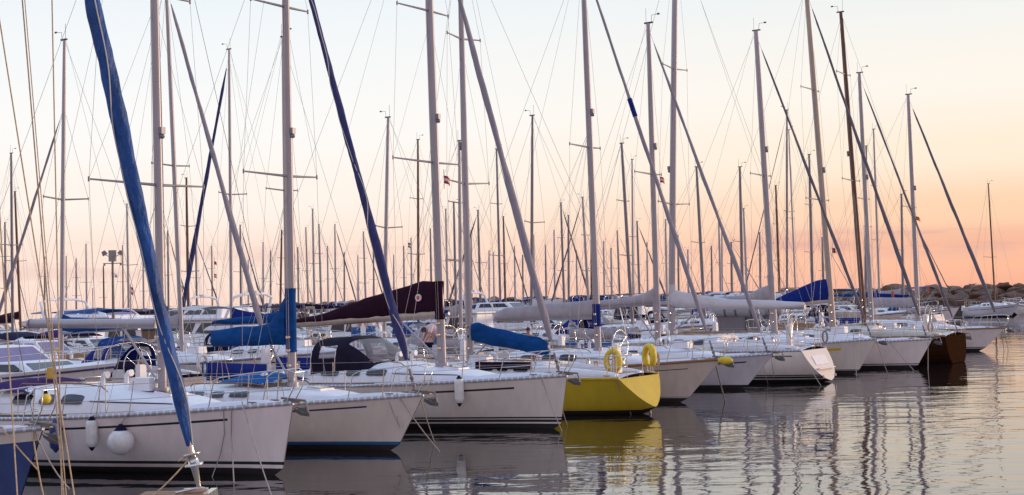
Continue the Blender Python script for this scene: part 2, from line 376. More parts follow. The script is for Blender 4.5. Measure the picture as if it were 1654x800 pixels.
_mesh_cache = {}
def shell(h, scheme, parent, toe='perforated_rail', deck='deck_white', key=None, n=26):
    """hull, deck, toe rails, coachroof with windows, cockpit coamings, hatch"""
    if key and key in _mesh_cache:
        for (nm, me, subs) in _mesh_cache[key]:
            o = bpy.data.objects.new(nm, me); COL.objects.link(o); o.parent = parent
            for (nm2, me2) in subs:
                q = bpy.data.objects.new(nm2, me2); COL.objects.link(q); q.parent = o
        return
    out = []
    topm, covem, boot, anti = SCHEMES[scheme]
    mats = [topm, covem or topm, anti] + [b[2] for b in boot]
    ts = [i / n for i in range(n + 1)]
    ts = [t + 0.12 * t * (1 - t) for t in ts]
    rows = [('s', 0.0), ('s', 0.10), ('s', h.cove[0]), ('s', h.cove[1]), ('f', 0.40), ('f', 0.65), ('f', 0.85)]
    AZ = 0.02 if scheme in ('brown', 'blue') else 0.13
    zl = sorted({AZ, *[b[0] for b in boot], *[b[1] for b in boot]}, reverse=True)
    rows += [('z', z) for z in zl] + [('z', -0.10), ('z', -0.24), ('z', -h.draft)]
    top_z = zl[0]
    def zz(row, t):
        sh = h.sheer(t)
        if row[0] == 's': return sh - row[1]
        if row[0] == 'f': a = sh - h.cove[1]; return a + (top_z - a) * row[1]
        return row[1]
    mb = MB()
    for side in (1, -1):
        g = [[h.pt(t, zz(r, t), side) for t in ts] for r in rows]
        nr, nc = len(rows), len(ts)
        vs = [p for r in g for p in r]; o = len(mb.v); mb.v += [tuple(v) for v in vs]
        for i in range(nr - 1):
            for j in range(nc - 1):
                a = o + i * nc + j; q = (a, a + nc, a + nc + 1, a + 1)
                if side < 0: q = tuple(reversed(q))
                tm = (ts[j] + ts[j + 1]) / 2; mi = 0
                if i == 2 and covem and h.cove[2] < tm < h.cove[3]: mi = 1
                if scheme == 'blue' and i < 2: mi = 3
                if rows[i][0] == 'z':
                    zt, zb = rows[i][1], rows[i + 1][1]; mi = 2 if zt <= AZ + 1e-4 else 0
                    for bi, b in enumerate(boot):
                        if zb >= b[0] - 1e-6 and zt <= b[1] + 1e-6: mi = 3 + bi
                    if zt <= 0.16 and mi == 0 and scheme not in ('white_two', 'cream_blue', 'blue'): mi = 0
                mb.f.append(q); mb.m.append(mi); mb.sm.append(True)
    # transom
    L_ = [h.pt(0, zz(r, 0), 1) for r in rows]; R_ = [h.pt(0, zz(r, 0), -1) for r in rows]
    rings = [[l.lerp(r, k / 6) for k in range(7)] for l, r in zip(L_, R_)]
    mb.loft(rings, False, False, 0, False)
    me = mb.mesh('hull', mats); out.append(('hull', me, []))
    # deck
    mb = MB(); rings = []
    for t in ts:
        tp = h.top(t); b = abs(tp.y)
        rings.append([Vector((tp.x, b * (1 - 2 * k / 8), tp.z - 0.008 + 0.035 * h.B * (1 - (1 - 2 * k / 8) ** 2) * min(1, b / 0.5))) for k in range(9)])
    mb.loft(rings, False, False); out.append(('deck', mb.mesh('deck', ['deck_side' if deck == 'deck_white' else deck]), []))
    for side in (1, -1):
        mb = MB(); rings = []
        for t in ts:
            p = h.top(t, side); s_ = -side * 0.02
            rings.append([p + Vector((0, -s_ * 0.4, -0.03)), p + Vector((0, -s_ * 0.4, 0.05)), p + Vector((0, s_, 0.05)), p + Vector((0, s_, -0.03))])
        mb.loft(rings, True, True); out.append(('toe_rail', mb.mesh('toe_rail', [toe]), []))
    # coachroof
    if h.coach > 0:
        x0, x1 = h.L * 0.36, h.L * 0.80; mb = MB(); rings = []
        for i in range(19):
            x = x0 + (x1 - x0) * i / 18
            rings.append([h.roofpt(x, math.pi * k / 16) if 0 < k < 16 else h.roofpt(x, 0.0001 if k == 0 else math.pi - 0.0001) - Vector((0, 0, 0.06)) for k in range(17)])
        mb.loft(rings, False, False)
        mb.add(rings[0], [tuple(range(17))], 0, False)
        subs = []
        for side in (1, -1):
            for (a, b_) in ((0.10, 0.22), (0.27, 0.36), (0.40, 0.52)):
                w = MB(); rr = []
                for i in range(7):
                    x = x0 + (x1 - x0) * (a + (b_ - a) * i / 6)
                    hh, ww = h.roof(x); dz = h.deckz(x, ww)
                    lo, hi = (0.40, 0.78) if 0 < i < 6 else (0.45, 0.73)
                    ring = []
                    for f in (lo, (lo + hi) / 2, hi):
                        th = math.asin(min(0.999, f ** (1 / 0.42)))
                        p = h.roofpt(x, th); ring.append(Vector((p.x, side * (p.y + 0.010), p.z)))
                    rr.append(ring)
                w.loft(rr, False, False, 0, False); subs.append(('window', w.mesh('window', ['glass_dark'])))
            hr = MB(); pts = [Vector((x0 + (x1 - x0) * k, side * h.roof(x0 + (x1 - x0) * k)[1] * 0.72, h.roofz(x0 + (x1 - x0) * k) + (0.06 if 0.08 < k < 0.58 else -0.02))) for k in (0.07, 0.09, 0.2, 0.33, 0.45, 0.57, 0.6)]
            hr.tube(pts, 0.014, 5); subs.append(('handrail', hr.mesh('handrail', ['teak'])))
        for (kx, sz) in ((0.30, 0.42), (0.80, 0.50)):
            hx = x0 + (x1 - x0) * kx; hb = MB(); z = h.roofz(hx)
            sl_ = (h.roofz(hx + 0.25) - h.roofz(hx - 0.25)) / 0.5
            rot = Matrix.Rotation(-math.atan(sl_), 3, 'Y')
            hb.box((hx, 0, z + 0.015), (sz, sz, 0.06), 0, rot, 0.93); hb.box((hx, 0, z + 0.049), (sz * 0.8, sz * 0.8, 0.012), 1, rot)
            subs.append(('hatch', hb.mesh('hatch', ['deck_white', 'glass_dark'])))
        out.append(('coachroof', mb.mesh('coachroof', [deck]), subs))
    # cockpit coamings and sole
    xa, xb = max(h.L * 0.05, 0.30 - h.tr), h.L * 0.36
    for side in (1, -1):
        mb = MB(); rings = []
        for i in range(8):
            x = xa + (xb - xa) * i / 7; hb = h.half(h.tx(x)); z = h.deckz(x, hb * 0.6); hh = 0.06 + 0.24 * (i / 7) ** 0.7
            y0, y1 = hb * 0.72, hb * 0.50
            rings.append([Vector((x, side * y0, z - 0.05)), Vector((x, side * (y0 - 0.04), z + hh * 0.85)), Vector((x, side * (y0 - 0.10), z + hh)), Vector((x, side * y1, z + hh)), Vector((x, side * (y1 - 0.02), z - 0.08))])
        mb.loft(rings, True, True); out.append(('coaming', mb.mesh('coaming', [deck]), []))
    mb = MB(); mb.box(((xa + xb) / 2, 0, h.deckz((xa + xb) / 2) + 0.008), (xb - xa - 0.2, h.B * 0.42, 0.03), 0); out.append(('cockpit_sole', mb.mesh('cockpit_sole', ['teak']), []))
    _mesh_cache[key or object()] = out
    for (nm, me, subs) in out:
        o = bpy.data.objects.new(nm, me); COL.objects.link(o); o.parent = parent
        for (nm2, me2) in subs:
            q = bpy.data.objects.new(nm2, me2); COL.objects.link(q); q.parent = o

def rails(h, root, lod=0):
    """pulpit, pushpit, stanchions, lifelines"""
    r = 0.0125 if lod == 0 else 0.016
    L = h.L; Z = 0.62
    tb = h.tx(L - 1.5)
    pl, pr = h.top(tb, 1), h.top(tb, -1); z0 = h.Fb
    mb = MB()
    for sd, p in ((1, pl), (-1, pr)):
        p = p + Vector((0, -sd * 0.04, 0))
        m1 = h.top(h.tx(L - 0.75), sd)
        mb.tube([p, p + Vector((0.16, 0, Z * 0.9)), p + Vector((0.30, -sd * 0.01, Z))], r, 6)
        mb.tube([p + Vector((0.30, -sd * 0.01, Z)), m1 + Vector((0.02, -sd * 0.01, Z + 0.02)), Vector((L - 0.02, sd * 0.20, z0 + Z + 0.04)), Vector((L + 0.16, sd * 0.13, z0 + Z - 0.02)), Vector((L + 0.12, sd * 0.12, z0 + Z * 0.5)), Vector((L - 0.08, sd * 0.11, z0 + 0.02))], r, 6)
        mb.tube([m1 + Vector((-0.05, -sd * 0.02, 0)), m1 + Vector((0.02, -sd * 0.01, Z + 0.02))], r, 6)
        mb.tube([p + Vector((0.10, 0, Z * 0.5)), m1 + Vector((0.0, 0, Z * 0.5)), Vector((L + 0.05, sd * 0.13, z0 + Z * 0.45))], r * 0.8, 5)
    mb.tube([Vector((L + 0.16, 0.13, z0 + Z - 0.02)), Vector((L + 0.17, -0.13, z0 + Z - 0.02))], r, 6)
    mb.build('pulpit', 'steel', root)
    mb = MB(); pts = []
    for sd in (1, -1):
        a = h.top(h.tx(0.95), sd) + Vector((0, -sd * 0.05, 0)); b = h.top(0.01, sd) + Vector((0.05, -sd * 0.12, 0)); c = Vector((b.x, sd * 0.45, b.z))
        mb.tube([a, a + Vector((0, 0, Z))], r, 6); mb.tube([b, b + Vector((0, 0, Z))], r, 6); mb.tube([c, c + Vector((0, 0, Z))], r, 6)
        mb.tube([a + Vector((0, 0, Z)), b + Vector((0, 0, Z)), c + Vector((0, 0, Z))], r, 6)
        mb.tube([a + Vector((0, 0, Z * .5)), b + Vector((0, 0, Z * .5)), c + Vector((0, 0, Z * .5))], r * .8, 5)
    mb.build('pushpit', 'steel', root)
    for sd in (1, -1):
        ps = []
        x0, x1 = 0.95, L - 1.5 + 0.2; k = max(3, int((x1 - x0) / 1.9))
        wl = MB()
        for i in range(k + 1):
            x = x0 + (x1 - x0) * i / k; p = h.top(h.tx(x), sd) + Vector((0, -sd * 0.05, 0)); ps.append(p)
            if 0 < i < k:
                sm = MB().tube([p, p + Vector((0, -sd * 0.01, Z))], r * 0.9, 5)
                if lod == 0: sm.ball(p + Vector((0, 0, 0.03)), 0.03, 6); sm.build('stanchion', 'steel', root)
                else: wl.add(sm.v, sm.f)
        for zf in (0.97, 0.5):
            for a, b in zip(ps, ps[1:]):
                wl.tube(sag(a + Vector((0, 0, Z * zf)), b + Vector((0, 0, Z * zf)), 0.01, 3), 0.005 if lod == 0 else 0.008, 4)
        wl.build('lifeline', 'wire' if lod == 0 else 'steel', root)

def cover(a, b, prof, w, matn, name, root, mastcol=None, seed=0.0, n=22, wr=0.02):
    """sail cover lofted along the boom from a (mast end) to b; prof = [(k, bottom, top)] heights about the boom line"""
    a = Vector(a); b = Vector(b); mb = MB(); rings = []
    ax = (b - a).normalized(); sx = Vector((-ax.y, ax.x, 0)).normalized()
    def ev(k):
        for (k0, l0, t0), (k1, l1, t1) in zip(prof, prof[1:]):
            if k <= k1: f = (k - k0) / (k1 - k0 + 1e-9); return l0 + (l1 - l0) * f, t0 + (t1 - t0) * f
        return prof[-1][1], prof[-1][2]
    for i in range(n + 1):
        k = i / n; lo, hi = ev(k); c = a.lerp(b, k); ring = []
        taper = 1.0 if 0.03 < k < 0.97 else 0.7
        for j in range(14):
            th = 2 * math.pi * j / 14; s_, c_ = math.sin(th), math.cos(th)
            fz = (c_ + 1) / 2; z = lo + (hi - lo) * fz
            y = s_ * w * taper * (1.15 - 0.55 * fz)
            p = c + Vector((0, 0, z)) + sx * y
            d = nzv(p, 2.2, seed) * wr + nzv(p, 6.0, seed + 3) * wr * 0.5
            p += sx * (d if s_ >= 0 else -d) + Vector((0, 0, nzv(p, 1.7, seed + 9) * wr * (1 if fz > 0.5 else 0.6)))
            ring.append(p)
        rings.append(ring)
    mb.loft(rings, True, True); return mb.build(name, matn, root)

def furl(foot, top, r, matn, root, n=40, seam=None, twist=9.0, name='furled_sail', fold=1.0, start=0.05, end=0.93, seed=0.0, prof=None):
    NS = 24 if fold > 1 else 12
    foot = Vector(foot); top = Vector(top); d = (top - foot); ax = d.normalized()
    u = ax.orthogonal().normalized(); v = ax.cross(u); rings = []; sp = []
    for i in range(n + 1):
        k = i / n; c = foot + d * (start + (end - start) * k)
        rr = r * (prof(k) if prof else (1 - 0.55 * k) * min(1.0, 0.45 + k * 9, 0.4 + (1 - k) * 14))
        ring = []
        for j in range(NS):
            th = 2 * math.pi * j / NS + k * twist
            q = rr * (1 + 0.12 * fold * math.cos(2 * th - k * twist * 2.4) + 0.05 * fold * math.cos(5 * th + k * twist * 4.0) + (0.26 if fold == 1.0 else 0.16) * nzv((math.cos(th) * 0.7, math.sin(th) * 0.7, k * n * 0.16), 1.3, seed))
            ph = math.atan2(-v.y, -u.y) + 1.15 * math.sin(k * twist * 2 + (seam or 0)) + 0.35 * math.sin(k * 41) if seam else k * 30.0
            q *= 0.93 + 0.20 * (((th - ph) / (2 * math.pi)) % 1.0)
            q *= 1 + 0.10 * nzv((k * n * 0.55, j * 0.0, 0), 1, seed + 5)
            ring.append(c + u * (math.cos(th) * q) + v * (math.sin(th) * q))
        rings.append(ring)
    o = MB().loft(rings, True, True).build(name, matn, root)
    if seam:
        for k0 in range(1):
            pts = []
            for i in range(n * 2 + 1):
                k = i / (n * 2); c = foot + d * (start + (end - start) * k); th = math.atan2(-v.y, -u.y) + 1.15 * math.sin(k * twist * 2 + seam) + 0.35 * math.sin(k * 41)
                rr = r * (prof(k) if prof else (1 - 0.55 * k)) * 1.12
                pts.append(c + u * (math.cos(th) * rr) + v * (math.sin(th) * rr))
            MB().tube(pts, r * 0.10, 5).build('piping', 'seam', o)
    return o

def anchor(root, L, z):
    mb = MB()
    mb.box((L - 0.02, 0, z + 0.04), (0.42, 0.07, 0.05))
    mb.tube([(L - 0.3, 0, z + 0.10), (L + 0.30, 0, z + 0.06), (L + 0.36, 0, z - 0.16)], 0.024, 6)
    for sd in (1, -1):
        mb.add([(L + 0.40, 0, z - 0.24), (L + 0.12, sd * 0.13, z - 0.06), (L + 0.02, sd * 0.02, z - 0.14), (L + 0.2, sd * 0.03, z - 0.22)], [(0, 1, 2, 3), (3, 2, 1, 0)], 0, False)
        mb.add([(L + 0.40, 0, z - 0.22), (L + 0.12, sd * 0.13, z - 0.04), (L + 0.36, 0, z - 0.10)], [(0, 1, 2), (2, 1, 0)], 0, False)
    mb.build('anchor', 'galv', root)

def rig(h, root, mx, base, top, o, lod=0):
    """mast with spreaders, standing rigging, boom. base/top are local points"""
    base = Vector(base); top = Vector(top); H = (top - base).length; ax = (top - base).normalized()
    mm = o.get('mast', 'alu'); w = o.get('mw', 0.085 if lod == 0 else 0.07)
    mb = MB(); mb.tube([base + ax * H * k for k in (0, 0.25, 0.5, 0.75, 0.9, 1)], [w, w, w * .98, w * .9, w * .78, w * .66], 10 if lod == 0 else 6, flat=0.72)
    if lod == 0:
        mb.tube([base, base + ax * 0.12], w * 1.5, 10)
        mb.tube([base + ax * 0.3 - Vector((w * 1.05, 0, 0)), base + ax * H * 0.98 - Vector((w * 0.7, 0, 0))], 0.012, 4)
    mast = mb.build('mast', mm, root)
    gm = MB()
    gm.box(top + Vector((0.02, 0, 0.02)), (0.34 if lod == 0 else 0.3, 0.07, 0.05))
    gm.tube([top + Vector((-0.10, 0.03, 0)), top + Vector((-0.10, 0.03, 0.55))], 0.006 if lod == 0 else 0.009, 4)
    gm.tube([top + Vector((0.12, 0, 0)), top + Vector((0.14, 0, 0.28)), top + Vector((0.36, 0.05, 0.30))], 0.009, 4)
    gm.box(top + Vector((0.38, 0.05, 0.30)), (0.10, 0.02, 0.06))
    gm.build('masthead_gear', 'wire_dark', mast)
    sps = o.get('spr', (0.36, 0.68) if lod == 0 else (0.5,)); sl_ = o.get('sl', 1.35 if lod == 0 else 0.95); sw = o.get('sweep', 0.18)
    tips = {1: [], -1: []}
    for i, f in enumerate(sps):
        p = base + ax * H * f; l = sl_ * (1 - 0.22 * i)
        for sd in (1, -1):
            t = p + Vector((-l * sw, sd * l, 0.06)); tips[sd].append(t)
            MB().tube([p + Vector((0, sd * w * .6, 0)), t], [0.034, 0.020] if lod == 0 else [0.035, 0.028], 6, flat=0.6).tube([t - Vector((0, 0, 0.05)), t + Vector((0, 0, 0.05))], 0.022, 5).build('spreader', o.get('sm', 'alu_dark'), mast)
    if lod == 0:
        rm = MB(); p = base + ax * H * (sps[0] + 0.09) + Vector((w + 0.03, 0, 0)); rm.box(p, (0.10, 0.11, 0.14)); rm.ball(p + Vector((0.01, 0, -0.12)), 0.055, 8); rm.build('steaming_light', 'alu_dark', mast)
        wn = MB()
        for zz in (0.5, 0.85, 1.15):
            for sd in (1, -1): wn.tube([base + ax * zz + Vector((0, sd * w * .7, 0)), base + ax * zz + Vector((0, sd * (w + .06), 0))], [0.05, 0.035], 8)
        wn.build('halyard_winch', 'steel', mast)
        hl = MB()
        for k, (dx, dy) in enumerate(((0.02, 0.13), (-0.04, -0.12), (0.10, 0.05), (0.05, -0.15))):
            hl.tube([base + Vector((dx, dy, 0.15)), base + ax * H * 0.5 + Vector((dx * .8, dy * .9, 0)), top + Vector((dx * .4, dy * .3, -0.1))], 0.006, 4)
        hl.build('halyard', 'rope_tan' if o.get('warm') else 'rope_grey', mast)
    cx = h.tx(base.x - 0.25); wr = 0.0055 if lod == 0 else 0.0075
    frac = o.get('frac', 1.0); hound = base + ax * H * frac * 0.985
    for sd in (1, -1):
        c = h.top(cx, sd) + Vector((0, -sd * 0.12, 0.02))
        MB().tube([c, *tips[sd], hound], wr, 4).build('shroud', 'wire', root)
        MB().tube([c + Vector((0.16, 0, 0)), base + ax * H * sps[0] * 0.97], wr, 4).build('shroud', 'wire', root)
        if lod == 0 and len(sps) > 1:
            MB().tube([tips[sd][0], base + ax * H * sps[1] * 0.97], wr * .8, 4).build('shroud', 'wire', root)
            MB().tube([c + Vector((-0.30, 0, 0)), base + ax * H * sps[0] * 0.95], wr, 4).build('shroud', 'wire', root)
    st = Vector((0.12, 0, h.sheer(0) + 0.05)) if h.tr < 0 else Vector((0.1, 0, h.Fs))
    if o.get('splitback') and lod == 0:
        jn = st.lerp(top, 0.33)
        MB().tube([top, jn], wr, 4).tube([jn, st + Vector((0, 0.8, 0))], wr, 4).tube([jn, st + Vector((0, -0.8, 0))], wr, 4).build('backstay', 'wire', root)
    else: MB().tube([top, st], wr, 4).build('backstay', 'wire', root)
    foot = Vector((h.L - o.get('fx', 0.22), 0, h.Fb + 0.08))
    MB().tube([foot, hound], wr * (1.0 if lod else 1.1), 4).build('forestay', o.get('fsm', 'wire'), root)
    if o.get('furl'):
        fm, fr = o['furl'][:2]; fo = furl(foot, hound, fr, fm, root, n=o.get('fn', 40 if lod == 0 else 12), seam=o['furl'][2] if len(o['furl']) > 2 else None, seed=base.x + base.z * 3, start=0.06, end=o.get('fend', 0.95))
        d = (hound - foot).normalized()
        if lod == 0: MB().tube([foot + d * 0.10, foot + d * 0.16, foot + d * 0.17, foot + d * 0.27, foot + d * 0.28, foot + d * 0.32], [0.045, 0.055, 0.035, 0.035, 0.055, 0.045], 12).tube([foot, foot + d * 0.5], 0.03, 8).build('furling_drum', 'alu_dark', root)
        if o.get('band'):
            k0, k1, bm = o['band']; MB().tube([foot.lerp(hound, k0), foot.lerp(hound, k1)], fr * 1.0, 10).build('sail_band', bm, fo)
    if o.get('boom'):
        a, b = (Vector(q) for q in o['boom']); br = o.get('br', 0.065)
        MB().tube([a, b], br, 8, flat=0.7).tube([b, b + (b - a).normalized() * 0.03], br * 1.1, 8).build('boom', o.get('bm', mm), root)
        wl = MB(); wl.tube([b, top + Vector((-0.08, 0, 0))], wr * .8, 4)
        wl.build('topping_lift', 'rope_grey', root)
        if lod == 0:
            vg = a.lerp(b, 0.27); MB().tube([vg, base + Vector((-0.08, 0, 0.18))], 0.028, 6).build('boom_vang', 'alu', root)
            sb = a.lerp(b, 0.9); ms = MB()
            for q in (-0.25, 0.0, 0.25): ms.tube([sb, Vector((sb.x + 0.1, q, h.deckz(max(0.3, sb.x)) + 0.35))], 0.008, 4)
            ms.build('mainsheet', o.get('sheet', 'rope_tan'), root)
        if o.get('lazy'):
            lz = MB(); q = base + ax * H * 0.55
            for sd in (1, -1):
                for f in (0.3, 0.55, 0.8): lz.tube([a.lerp(b, f) + Vector((0, sd * .12, 0.1)), q], wr * .6, 4)
            lz.build('lazy_jack', 'rope_grey', root)
    return mast

def dodger(root, x0, x1, zb, w, hgt, matn, windows=True, name='sprayhood'):
    """canvas hood on hoops: low at x1 (front), full height at x0 (aft)"""
    rings = []; fr = MB()
    for i in range(9):
        k = i / 8; x = x0 + (x1 - x0) * k; hh = hgt * (1 - 0.04 * (1 - k) if k < 0.35 else 1 - ((k - 0.35) / 0.65) ** 1.6 * 0.93)
        ww = w * (1 - 0.10 * k)
        ring = []
        for j in range(15):
            th = math.pi * j / 14; c, s_ = math.cos(th), math.sin(th)
            ring.append(Vector((x, ww * (1 if c >= 0 else -1) * abs(c) ** 0.6, zb + hh * s_ ** 0.55)))
        rings.append(ring)
        if i in (0, 3): fr.tube([p - Vector((0, 0, 0.03)) for p in ring], 0.014, 5)
    vs = [p for r in rings for p in r]; fa, fb = [], []
    for i in range(8):
        for j in range(14):
            a = i * 15 + j; q = (a, a + 1, a + 16, a + 15)
            iswin = windows and ((4 <= i <= 6 and j in (4, 5, 6, 7, 8, 9)) or (1 <= i <= 2 and j in (1, 2, 11, 12)))
            (fb if iswin else fa).append(q)
    o = MB().add(vs, fa).build(name, matn, root)
    if fb: MB().add(vs, fb).build('clear_panel', 'vinyl', o)
    fr.build('hoop', 'steel', o)
    return o
def bimini(root, xc, z, lx, w, matn):
    rings = []
    for i in range(7):
        x = xc - lx / 2 + lx * i / 6
        rings.append([Vector((x, w * (1 - 2 * j / 10), z + 0.16 * (1 - (1 - 2 * j / 10) ** 2) + 0.05 * math.sin(math.pi * i / 6))) for j in range(11)])
    mb = MB().loft(rings, False, False)
    o = mb.build('bimini', matn, root); fr = MB()
    for sd in (1, -1):
        for dx in (-lx / 2, lx / 2): fr.tube([(xc, sd * w, z - 1.1), (xc + dx, sd * w, z)], 0.014, 5)
    fr.build('bimini_frame', 'steel', o)
def wheel(root, x, z, r=0.45):
    pts = [Vector((x, r * math.cos(2 * math.pi * i / 18), z + r * math.sin(2 * math.pi * i / 18))) for i in range(19)]
    mb = MB().tube(pts, 0.014, 5, cap=False)
    for k in range(5): mb.tube([(x, 0, z), (x, r * math.cos(k * 1.257), z + r * math.sin(k * 1.257))], 0.008, 4)
    mb.build('steering_wheel', 'steel', root); MB().box((x + 0.12, 0, z - 0.35), (0.2, 0.25, 0.8), 0, None, 0.8).build('pedestal', 'deck_white', root)

def clutter(h, root, sd_, full=True, stern=True):
    q = random.Random(sd_); L = h.L; x0, x1 = L * .36, L * .80
    ca = q.choice(['cloth_navy', 'cloth_royal', 'cloth_white', 'cloth_grey', 'cloth_maroon', 'cloth_sky', 'teak'])
    def kit(nm, mb, m): mb.build(nm, m, root)
    if full:
        for sd in (1, -1):
            x = x0 + (x1 - x0) * .47; p = Vector((x, sd * .32, h.roofz(x))); kit('dorade_vent', MB().tube([p, p + Vector((0, 0, .16)), p + Vector((.06, 0, .22)), p + Vector((.15, 0, .22))], [.05, .05, .055, .075], 10), 'deck_white')
            sh = MB(); pts = []
            for i in range(9):
                x = L * .30 + L * .42 * i / 8; t = h.tx(x); pts.append(Vector((x, sd * (h.half(t) * .80 + .03 * math.sin(i * 2.1)), h.deckz(x, h.half(t) * .8) + .03)))
            kit('jib_sheet', sh.tube(pts, .011, 5), 'rope_grey' if sd > 0 else 'rope_tan')
            tr = MB(); xs = [L * .40 + L * .03 * i for i in range(7)]; kit('genoa_track', tr.tube([Vector((x, sd * h.half(h.tx(x)) * .84, h.deckz(x, h.half(h.tx(x)) * .84) + .02)) for x in xs], .016, 4), 'black')
            hl = MB()
            for k in range(3):
                xs = [x0 + .3 + ((x1 - x0) * .42 - .3) * i / 6 for i in range(7)]
                hl.tube([Vector((x, sd * (.22 + .06 * k) , h.roofz(x) - .0 + .022)) for x in xs], .008, 4)
            kit('control_line', hl, 'rope_tan')
        if q.random() < .6:
            x = x0 + (x1 - x0) * .66; kit('life_raft', MB().box((x, 0, h.roofz(x) + .12), (.62, .44, .26), 0, None, .9), 'deck_white')
    co = MB(); a = h.top(h.tx(.95), -1 if q.random() < .5 else 1)
    for k in range(4):
        co.tube([a + Vector((.02 * k - .3, 0.03, .55)) + Vector((.09 * math.cos(u), .02, .22 * math.sin(u) - .15)) for u in [2 * math.pi * j / 10 for j in range(11)]], .012, 4, cap=False)
    kit('coiled_rope', co, q.choice(['rope_tan', 'rope_grey', 'blue_stripe']))
    r_ = q.random() if stern else 1.0
    if r_ < .35:
        kit('outboard_motor', MB().box((.0, .55, h.Fs + .55), (.26, .24, .34), 0, None, .8).tube([(.0, .55, h.Fs + .4), (-.03, .55, h.Fs - .15)], .05, 6), q.choice(['deck_white', 'black', 'deck_grey']))
    elif r_ < .7:
        c = Vector((.06, -.6, h.Fs + .42)); kit('lifebuoy', MB().tube([c + Vector((0, .2 * math.sin(u), .26 * math.cos(u))) for u in [R(-150 + 300 * i / 12) for i in range(13)]], .06, 6), q.choice(['buoy_yellow', 'fender_white', 'orange']))
    for sd in (1, -1):
        if q.random() < .55 and stern:
            xs = [L * .06 + L * .22 * i / 5 for i in range(6)]; y = lambda x: sd * (h.half(h.tx(x)) - .04)
            rings = [[Vector((x, y(x), h.sheer(h.tx(x)) + .08)), Vector((x, y(x) + .01, h.sheer(h.tx(x)) + .58)), Vector((x, y(x) - .01, h.sheer(h.tx(x)) + .58)), Vector((x, y(x) - .01, h.sheer(h.tx(x)) + .08))] for x in xs]
            kit('weather_cloth', MB().loft(rings, True, True), ca)
    if q.random() < .35 and stern:
        z = h.deckz(.5) + 1.95; ar = MB()
        for sd in (1, -1): ar.tube([h.top(.01, sd) + Vector((.1, -sd * .1, 0)), Vector((.0, sd * h.half(0) * .8, z)), Vector((.0, sd * h.half(0) * .5, z + .12)), Vector((0, 0, z + .12))], .022, 6)
        kit('stern_arch', ar, 'steel'); kit('solar_panel', MB().box((0, 0, z + .17), (.65, 1.3, .03)), 'glass_dark')
def hero(name, label, o, heading=1):
    """a boat of the front row. o['wl'] pixel of the stem at the waterline (or o['stern'] the transom's foot), o['bow'] pixel of the stemhead"""
    dirv = A if heading > 0 else -A
    nrm = P
    L = o.get('L', 10.5)
    rz = math.atan2(dirv.y, dirv.x)
    hk = dict(o.get('hull', {})); hk['L'] = L
    if heading > 0 and 'bow' in o:
        W = at_h(*o['wl'], 0.0); T = at_plane(*o['bow'], W, nrm)
        Fb = T.z; rake = (T - W).dot(dirv)
        hk['Fb'] = Fb; hk['rake'] = max(0.15, rake); org = W - dirv * (L - hk['rake'])
    else:
        org = at_h(*o['stern'], 0.0)
    org.z = 0
    h = Hull(**hk)
    root = empty(name, org, rz); tag(root, label, 'sailboat', 'sailboats in the front row')
    W2L = Matrix.Rotation(-rz, 3, 'Z')
    loc = lambda p: W2L @ (p - org)
    pl = lambda px, py: loc(at_plane(px, py, org, nrm))
    shell(h, o.get('scheme', 'white_black'), root, toe=o.get('toe', 'perforated_rail'), deck=o.get('deck', 'deck_white'))
    rails(h, root, 0)
    mx = pl(*o['mast_base']).x
    base = Vector((mx, 0, h.roofz(mx) - 0.02)); top = pl(*o['mast_top'])
    ro = dict(o.get('rig', {}))
    if 'boom' in o: ro['boom'] = (pl(*o['boom'][0]), pl(*o['boom'][1]))
    rig(h, root, mx, base, top, ro, 0)
    if 'cover' in o:
        cm, prof, w = o['cover'][:3]; a, b = ro['boom']
        ca = a; cb = a.lerp(b, o.get('cover_len', 1.0)); cover(ca, cb, prof, w, cm, 'sail_cover', root, seed=mx, wr=o.get('wr', 0.03))
        if o.get('collar'):
            z0, z1 = o['collar']; dz = (top - base).normalized()
            rings = []
            for i in range(9):
                z = z0 + (z1 - z0) * i / 8; c = base + dz * ((z - base.z) / dz.z)
                rings.append([c + Vector((0.145 * math.cos(t) * (1 + .1 * nzv((t, z, 0), 2)) - 0.02, 0.11 * math.sin(t) * (1 + .12 * nzv((t, z, 4), 2)), 0)) for t in [2 * math.pi * j / 12 for j in range(12)]])
            MB().loft(rings, True, True).build('mast_collar', o.get('collar_mat', cm), root)
    if o.get('anchor', heading > 0): anchor(root, L, h.Fb)
    if o.get('wheel', True): wheel(root, L * 0.13, h.deckz(L * .13) + 0.75)
    for sd in (1, -1):
        for x in (L * .17, L * .30):
            wb = MB(); p = Vector((x, sd * h.half(h.tx(x)) * 0.6, h.deckz(x) + 0.22)); wb.tube([p, p + Vector((0, 0, .08)), p + Vector((0, 0, .16))], [.075, .055, .07], 10); wb.build('winch', 'steel', root)
    cl = MB()
    for sd in (1, -1):
        for t in (0.93, 0.05):
            p = h.top(t, sd) + Vector((0, -sd * .12, .05)); cl.tube([p + Vector((-.11, 0, .03)), p + Vector((.11, 0, .03))], .014, 5); cl.tube([p, p + Vector((0, 0, .03))], .02, 5)
    cl.build('cleat', 'galv', root)
    clutter(h, root, int(abs(mx) * 977) + len(label), stern=heading > 0)
    return root, h, pl, base, top

